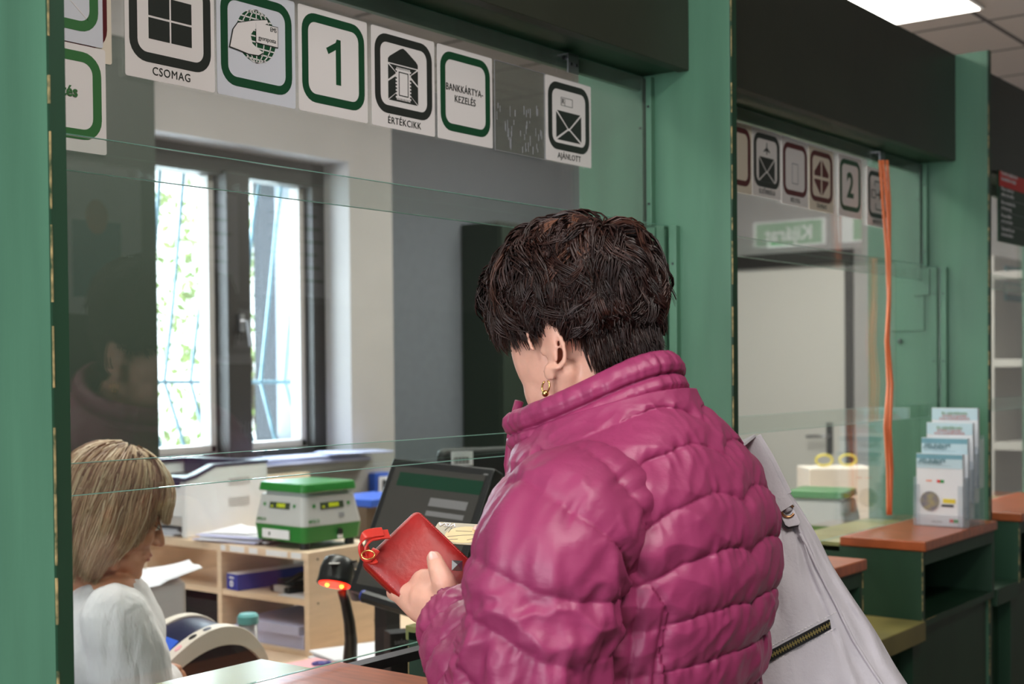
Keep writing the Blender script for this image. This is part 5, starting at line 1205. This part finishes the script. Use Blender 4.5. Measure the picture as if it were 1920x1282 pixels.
def handbag():
    D=1.83
    t=thing('shoulder_bag','pale grey leather shoulder bag hanging behind the customer at right','handbag',V(*dep(1540,1350,D)[:2],.85))
    rows=[(880,1426,1448,.012),(915,1420,1476,.02),(950,1414,1500,.03),(1000,1405,1530,.045),(1060,1396,1560,.06),(1110,1390,1592,.07),(1180,1380,1640,.08),(1240,1374,1672,.088),(1300,1366,1712,.095),(1380,1358,1748,.098),(1470,1352,1770,.095),(1540,1360,1765,.08),(1580,1400,1730,.05)]
    NS=150; NRr=150; ys=[r[0] for r in rows]; vs=[];fs=[]
    ker=np.ones(9)/9
    tabs=[]
    for k in(1,2,3):
        a=np.interp(np.linspace(ys[0],ys[-1],NRr),ys,[r[k] for r in rows]); p=np.pad(a,4,mode='edge'); tabs.append(np.convolve(p,ker,'valid'))
    yy=np.linspace(ys[0],ys[-1],NRr)
    az=V(CR.x,CR.y,0).normalized(); dn=V(CF.x,CF.y,0).normalized()
    for j in range(NRr):
        xl,xr,th=tabs[0][j],tabs[1][j],tabs[2][j]; cx=(xl+xr)/2; c=dep(cx,yy[j],D); w=(xr-xl)/2*D/FPX
        for i in range(NS):
            a=2*PI*i/NS; ca,sa=math.cos(a),math.sin(a)
            x=math.copysign(abs(ca)**.8,ca); y=math.copysign(abs(sa)**.75,sa)
            # gusset ridge on the camera side
            p=c+az*(w*x)+dn*(-th*.5*y*(1-.25*x)); 
            ridge=math.exp(-((x-.42+.0012*(yy[j]-1100)*.3)/.045)**2) if sa>0 else 0
            wr=noise.noise(V(x*4,yy[j]*.006,y*2))*.008+noise.noise(V(x*9,yy[j]*.02,y*3))*.0025
            vs.append(p-dn*(ridge*.005+wr))
    for j in range(NRr-1):
        for i in range(NS): fs.append((j*NS+i,j*NS+(i+1)%NS,(j+1)*NS+(i+1)%NS,(j+1)*NS+i))
    fs+=[tuple(range(NS-1,-1,-1)),tuple(range((NRr-1)*NS,NRr*NS))]
    bm_=MB().use('bag_leather').add(vs,fs); bd=bm_.obj('bag_body',t,smooth=True)
    # surface lookup: camera-side distance for pixel
    from mathutils.bvhtree import BVHTree
    bv=BVHTree.FromPolygons([Vector(v) for v in vs],fs)
    def hit(x,y,off=.001):
        d=ray(x,y).normalized(); r=bv.ray_cast(EYE,d)
        return (r[0]-d*off) if r[0] is not None else dep(x,y,D-.04)
    # straps
    st=[(1404,822,1.80),(1428,862,1.80),(1446,898,1.803),(1462,930,1.803),(1476,952,1.803)]
    P_=[Wc(-.11,.17,1.26),Wc(-.113,.14,1.34),Wc(-.116,.09,1.41),Wc(-.117,.04,1.438),Wc(-.118,.0,1.441),Wc(-.120,-.04,1.432),Wc(-.15,-.07,1.395)]+[dep(*s_) for s_ in st]; MB().use('bag_leather').ribbon(P_,.020,.004,(CR*.95+CU*.35).normalized()).obj('shoulder_strap',t,.001)
    P_=[dep(x+4,y+2,d+.012) for x,y,d in st[:-1]]; MB().use('bag_leather').ribbon(P_,.030,.003,(CR*.95+CU*.3).normalized()).obj('strap_base',t,.001)
    # tab with ring
    def poly(mn,pts,nm,off=.004,h=.003,par=t):
        Q=[hit(x,y,off) for x,y in pts]; m=MB().use(mn); n=len(Q); B_=[p-ray(1480,950).normalized()*h for p in Q]; m.add(Q+B_,[tuple(range(n)),tuple(range(2*n-1,n-1,-1))]+[(i,(i+1)%n,n+(i+1)%n,n+i) for i in range(n)]); return m.obj(nm,par,.0008)
    poly('bag_dark',[(1446,936),(1474,930),(1499,980),(1497,987),(1477,992),(1469,987)],'tab_edge',.003,.003)
    poly('bag_leather',[(1449,934),(1476,929),(1501,979),(1498,984),(1479,988),(1472,984)],'tab',.006,.003)
    rc=hit(1477,957,.014); MB().use('rose').tube([rc+CR*.0085*math.cos(a*PI/9+.6)+CU*.0085*math.sin(a*PI/9+.6)-CF*.002 for a in range(16)],.0018,8).obj('ring',t,smooth=True)
    MB().use('bag_leather').tube([hit(1469,940,.008),hit(1479,959,.013)],.006,10).obj('ring_loop',t,smooth=True)
    # piping seam
    MB().use('bag_leather').tube([hit(x,y,.0005) for x,y in((1500,1000),(1512,1022),(1530,1060),(1550,1100),(1566,1130),(1580,1160),(1600,1200),(1625,1240),(1655,1285),(1690,1340))],.0022,8).obj('piping',t,smooth=True)
    # zip pocket
    za=(1428,1238);zb=(1556,1170)
    Z1=[(za[0]+(zb[0]-za[0])*k/16,za[1]+(zb[1]-za[1])*k/16) for k in range(17)]
    MB().use('black_matte').ribbon([hit(x,y,.002) for x,y in Z1],.013,.002,CU).obj('zip_tape',t)
    m=MB().use('brass')
    for k in range(52):
        x=za[0]+(zb[0]-za[0])*(k+.5)/52; y=za[1]+(zb[1]-za[1])*(k+.5)/52; c=hit(x,y,.0042); s_=(.0012 if k%2 else -.0012)
        m.box(-.0008,.0008,-.001,.001,-.0022+s_,.0022+s_,M=frameM(c,CR,CF,CU))
    m.obj('zip_teeth',t)
    m=MB().use('bag_stitch')
    for off in(-15,15):
        for k in range(24):
            x=za[0]-4+(zb[0]-za[0]+18)*(k)/24; y=za[1]+off+(zb[1]-za[1]-9)*(k)/24; x2=x+3.2; y2=y-1.7
            m.tube([hit(x,y,.0006),hit(x2,y2,.0006)],.0005,5)
    m.obj('stitching',t)
handbag()
# ================= clerk
def build_clerk():
    D=2.6
    HC=dep(215,962,D); AZ=-27; HM=headmat(HC,AZ,20,-3); k=1.0
    c,s=math.cos(math.radians(AZ)),math.sin(math.radians(AZ)); Fd=V(c,s,0); Ld=V(-s,c,0)
    Cb=V(*dep(195,1250,2.62)[:2],0)
    def W(l,f,z): return Cb+Ld*l+Fd*f+EZ*z
    m=MB(); head(m,HM,nose=1.0,sc=.98)
    zs=1.5-(1088-697)*D/FPX   # shoulder height
    chain(m,[HM@V(0,-.025,-.05),HM@V(0,-.05,-.12),W(0,.0,zs-.02)],[.05,.05,.058],18)
    Mb=headmat(V(0,0,0),AZ,6).to_3x3()
    m.ell(W(0,0,zs-.10),(.17,.10,.13),Mb); m.ell(W(0,0,zs-.30),(.15,.10,.18),Mb); m.ell(W(0,0,.55),(.18,.13,.12),Mb)
    RSh=W(-.155,.0,zs-.045); RE=dep(262,1335,2.50); RH=dep(305,1268,2.70)
    chain(m,[RSh,RE,RH],[.05,.038,.026],14)
    chain(m,[RH,dep(322,1262,2.74)],[.026,.022],12)
    for i in range(4): chain(m,[dep(322+i*2,1256+i*5,2.735),dep(340+i,1262+i*6,2.76),dep(348+i,1276+i*6,2.77)],[.010,.0085,.007],8)
    chain(m,[dep(318,1254,2.72),dep(334,1252,2.71)],[.010,.008],8)
    LSh=W(.155,.0,zs-.045); LE=W(.19,.02,.84); LH=W(.09,.22,.70)
    chain(m,[LSh,LE,LH],[.05,.038,.026],14)
    chain(m,[LH,W(.09,.28,.69)],[.026,.02],12)
    for i in range(4): chain(m,[W(.07+i*.016,.28,.69),W(.07+i*.016,.32,.68),W(.07+i*.016,.345,.665)],[.009,.008,.007],8)
    chain(m,[W(.055,.25,.69),W(.045,.29,.68)],[.011,.008],8)
    for sd in(-1,1):
        chain(m,[W(sd*.09,.02,.50),W(sd*.11,.42,.50),W(sd*.11,.40,.10)],[.085,.062,.042],14); chain(m,[W(sd*.11,.38,.05),W(sd*.11,.52,.035)],[.04,.03],10)
    body=remesh(m,'person','skin2',.0033,4,.5); tag(body,'person with shoulder-length blond hair in a white blouse seated behind the glass at left','person')
    for sd in(-1,1):
        MB().use('eye_white').ell(HM@V(sd*.030,.0765,-.003),(.0095,.0095,.0075),HM.to_3x3()).obj('eye',body,smooth=True)
        MB().use('iris').tube([HM@V(sd*.044,.072,-.001),HM@V(sd*.036,.084,-.005),HM@V(sd*.028,.088,-.006),HM@V(sd*.018,.084,-.004)],[.0008,.0016,.0018,.001],6).obj('eyelashes',body,smooth=True)
        MB().use('bark').tube([HM@V(sd*.05,.068,.019),HM@V(sd*.036,.085,.024),HM@V(sd*.016,.09,.020)],[.001,.0022,.0018],6).obj('eyebrow',body,smooth=True)
    MB().use('lip').ell(HM@V(0,.0885,-.0575),(.019,.006,.0045),HM.to_3x3()).ell(HM@V(0,.087,-.067),(.016,.006,.005),HM.to_3x3()).obj('lips',body,smooth=True)
    # blouse: remeshed shell, wide short sleeves
    m=MB(); m.ell(W(0,-.005,zs-.11),(.185,.125,.135),Mb); m.ell(W(0,0,zs-.3),(.175,.13,.2),Mb); m.ell(W(0,0,.60),(.185,.14,.13),Mb)
    chain(m,[W(0,-.008,zs-.03),W(0,-.008,zs+.018)],[.088,.062],18)
    for sh,el,ha in((RSh,RE,RH),(LSh,LE,LH)):
        chain(m,[sh+V(0,0,-.005),sh.lerp(el,.5),el,el.lerp(ha,.72)],[.066,.074,.070,.052],18)
    bl=remesh(m,'blouse','blouse',.006,6,.6,body)
    me=bl.data; n=len(me.vertices); co=np.empty(n*3,dtype=np.float32); no=np.empty(n*3,dtype=np.float32); me.vertices.foreach_get('co',co); me.vertices.foreach_get('normal',no); co=co.reshape(-1,3); no=no.reshape(-1,3)
    for i in range(n):
        p=Vector(co[i]); d=noise.noise(p*13)*.007+noise.noise(V(p.x*40,p.y*40,p.z*12))*.0035; co[i]+=no[i]*d
    me.vertices.foreach_set('co',co.ravel()); me.update()
    m=MB()
    for sd in(-1,1): chain(m,[W(sd*.09,.0,.50),W(sd*.11,.43,.50),W(sd*.11,.41,.09)],[.10,.075,.055],14)
    remesh(m,'trousers','trousers',.008,3,.5,body)
    for sd in(-1,1):
        m=MB(); chain(m,[W(sd*.11,.37,.045),W(sd*.11,.53,.035)],[.045,.034],12); remesh(m,'shoe','shoe',.006,2,.5,body)
    # hair: bob
    rnd=random.Random(9); sk=V(0,-.014,.036)*.98; SR=(.0725,.092,.083); R=[]
    def ok(d):
        x,y,z=d
        if z>.35: return y<.93
        if y>.50: return False
        return z>-.25 if y>-.3 else z>-.75
    # opaque under-shell of the bob
    NA,NB=64,60; V_=[];F=[];dd={}
    for j in range(NB+1):
        t=j/NB
        for i in range(NA):
            a=2*PI*i/NA; ca,sa=math.cos(a),math.sin(a)   # ca: right(x) sa: forward(y)
            if t<.5: ph=t/.5*PI/2; r=math.sin(ph); zc=SR[2]*1.1*math.cos(ph)
            else: r=1.0+.05*math.sin((t-.5)*2*PI)-.28*max(0,t-.8)*2; zc=-(t-.5)/.5*.132
            kx=SR[0]*1.16*r; ky=SR[1]*1.10*r
            V_.append(HM@(sk+V(ca*kx,sa*ky,zc))); dd[(j,i)]=(sa,t)
    for j in range(NB):
        for i in range(NA):
            sa,t=dd[(j,i)]; sa2=dd[(j,(i+1)%NA)][0]
            lim=.40 if t<.5 else .22-.45*(t-.5)
            if t<.40 or max(sa,sa2)<lim: F.append((j*NA+i,j*NA+(i+1)%NA,(j+1)*NA+(i+1)%NA,(j+1)*NA+i))
    me=bpy.data.meshes.new('hair_base'); me.from_pydata(V_,[],F); me.materials.append(MATS['hair_blond']); me.polygons.foreach_set('use_smooth',[True]*len(me.polygons)); at=me.color_attributes.new('tone','FLOAT_COLOR','POINT'); at.data.foreach_set('color',[.15]*len(V_)*4)
    cl=0
    part=V(.25,.1,.95).normalized()
    while cl<1500:
        g=V(rnd.gauss(0,1),rnd.gauss(0,1),abs(rnd.gauss(0,1))*1.2-.25).normalized()
        if not ok(g) or g.z<-.2: continue
        cl+=1; az=math.atan2(g.y,g.x); tone0=min(1,max(0,.55+.55*noise.noise(V(math.cos(az)*4,math.sin(az)*4,g.z*1.0))+rnd.gauss(0,.2))); r0=rnd.uniform(0,1)
        # target azimuth spreads away from the face
        away=V(g.x-part.x,g.y-part.y,0); azt=math.atan2(g.y*.9+away.y*.25,g.x*.9+away.x*.35)
        front=math.sin(azt)
        if front>.62: endz=-.000-.03*rnd.random()+ .0; bang=True      # fringe
        elif front>.22: endz=-.03-.10*(.62-front)/.4-.02*rnd.random(); bang=False
        else: endz=-.135-.04*rnd.random()-.012*(1 if front<-.3 else 0); bang=False
        ph0=math.acos(max(-1,min(1,g.z)))
        n=14
        for s_ in range(5):
            ja=rnd.gauss(0,.035); jr=rnd.uniform(1.10,1.22)+.04*r0; pts=[]
            for kk in range(n):
                t=kk/(n-1); u=t*1.0
                ztop=SR[2]*g.z*jr; z=ztop+(endz-ztop)*(u**1.15)
                a=az+(azt+ja-az)*min(1,u*1.6)
                if z>0: r=math.sqrt(max(0.0,1-(z/(SR[2]*jr))**2)); r=max(r,math.sqrt(max(0,1-g.z**2)))
                else: r=1.0+.07*math.sin(min(1,-z/.12)*PI)-.30*max(0,-z-.085)/.06*(.5 if front<0 else .9)
                a+=.03*math.sin(u*5+r0*6)
                rx=SR[0]*jr*1.04; ry=SR[1]*jr*(1.0 if not bang else 1.03)
                pts.append(sk+V(math.cos(a)*rx*r,math.sin(a)*ry*r,z))
            R.append((pts,min(1,max(0,tone0+rnd.gauss(0,.12))),rnd.uniform(.7,1.3)))
    hr=strands('hair',HM,R,'hair_blond',body,lw=.0014)
    ho=bpy.data.objects.new('hair_base',me); COL.objects.link(ho); setpar(ho,hr)
    # office chair
    t=thing('office_chair','black office chair the clerk sits on','chair',(Cb.x,Cb.y,0)); M=frameM(Cb,Fd,Ld,EZ)
    MB().use('black_matte').box(-.2,.28,-.23,.23,.37,.43,M=M).obj('seat',t,.03); MB().use('black_matte').box(-.30,-.24,-.2,.2,.5,.85,M=M).obj('backrest',t,.025)
    MB().use('black_plastic').tube([M@V(0,0,.37),M@V(0,0,.08)],.025).obj('column',t); MB().use('black_plastic').box(-.29,-.25,-.03,.03,.38,.6,M=M).box(-.29,0,-.03,.03,.36,.38,M=M).obj('back_bracket',t)
    for i in range(5):
        a=2*PI*i/5; MB().use('black_plastic').tube([M@V(0,0,.09),M@V(.28*math.cos(a),.28*math.sin(a),.07)],[.022,.014]).tube([M@V(.28*math.cos(a),.28*math.sin(a)-.01,.03),M@V(.28*math.cos(a),.28*math.sin(a)+.01,.03)],.03,12).obj('leg',t,smooth=False)
build_clerk()
# ------------------------------------------------ camera, world, lights
cd=bpy.data.cameras.new('camera'); cam=bpy.data.objects.new('camera',cd); COL.objects.link(cam); SC.camera=cam
cam.matrix_world=Matrix(((CR.x,CU.x,-CF.x,0),(CR.y,CU.y,-CF.y,0),(CR.z,CU.z,-CF.z,1.5),(0,0,0,1)))
cd.sensor_width=36; cd.lens=36*FPX/1920; cd.shift_x=0; cd.shift_y=(PPY-641)/1920
cd.dof.use_dof=True; cd.dof.focus_distance=1.75; cd.dof.aperture_fstop=6.3; cd.clip_start=.05
w=bpy.data.worlds.new('world'); SC.world=w; w.use_nodes=True; bg=w.node_tree.nodes['Background']; bg.inputs[0].default_value=(.86,.93,1,1); bg.inputs[1].default_value=3.6
def area(name,loc,rot,sx,sy,power,col=(1,1,1)):
    l=bpy.data.lights.new(name,'AREA'); l.shape='RECTANGLE'; l.size=sx; l.size_y=sy; l.energy=power; l.color=col
    o=bpy.data.objects.new(name,l); COL.objects.link(o); o.location=loc; o.rotation_euler=rot; return o
# daylight from the hall's left window band, ceiling panels, daylight through the office window
area('hall_window_daylight',(XL+.05,.9,1.75),(0,-PI/2,0),1.7,4.6,190,(.93,.97,1))

for (x,y,p) in((1.5,2.5,16),(4.9,2.05,26),(3.0,2.7,30),(.8,-.3,30),(-1.2,.6,26),(5.8,3.1,38)):  # lights by the clerk and far right wall are added fill
    area('ceiling_panel_light',(x,y,H-.03),(0,0,0),1.1,.36,p,(1,.96,.9))
area('office_window_daylight',(3.5,4.7,1.85),(-PI/2,0,0),1.6,1.3,95,(.8,.9,1))
sun=bpy.data.lights.new('sun','SUN'); so=bpy.data.objects.new('sun',sun); COL.objects.link(so); sun.energy=6; sun.angle=.02; so.rotation_euler=(math.radians(35),math.radians(15),math.radians(160))
vs=SC.view_settings; vs.view_transform='Standard'; vs.look='None'; vs.gamma=1; vs.exposure=0.12
try: vs.use_curve_mapping=False
except: pass
SC.cycles.max_bounces=10; SC.cycles.transparent_max_bounces=24; SC.cycles.caustics_reflective=False; SC.cycles.caustics_refractive=False
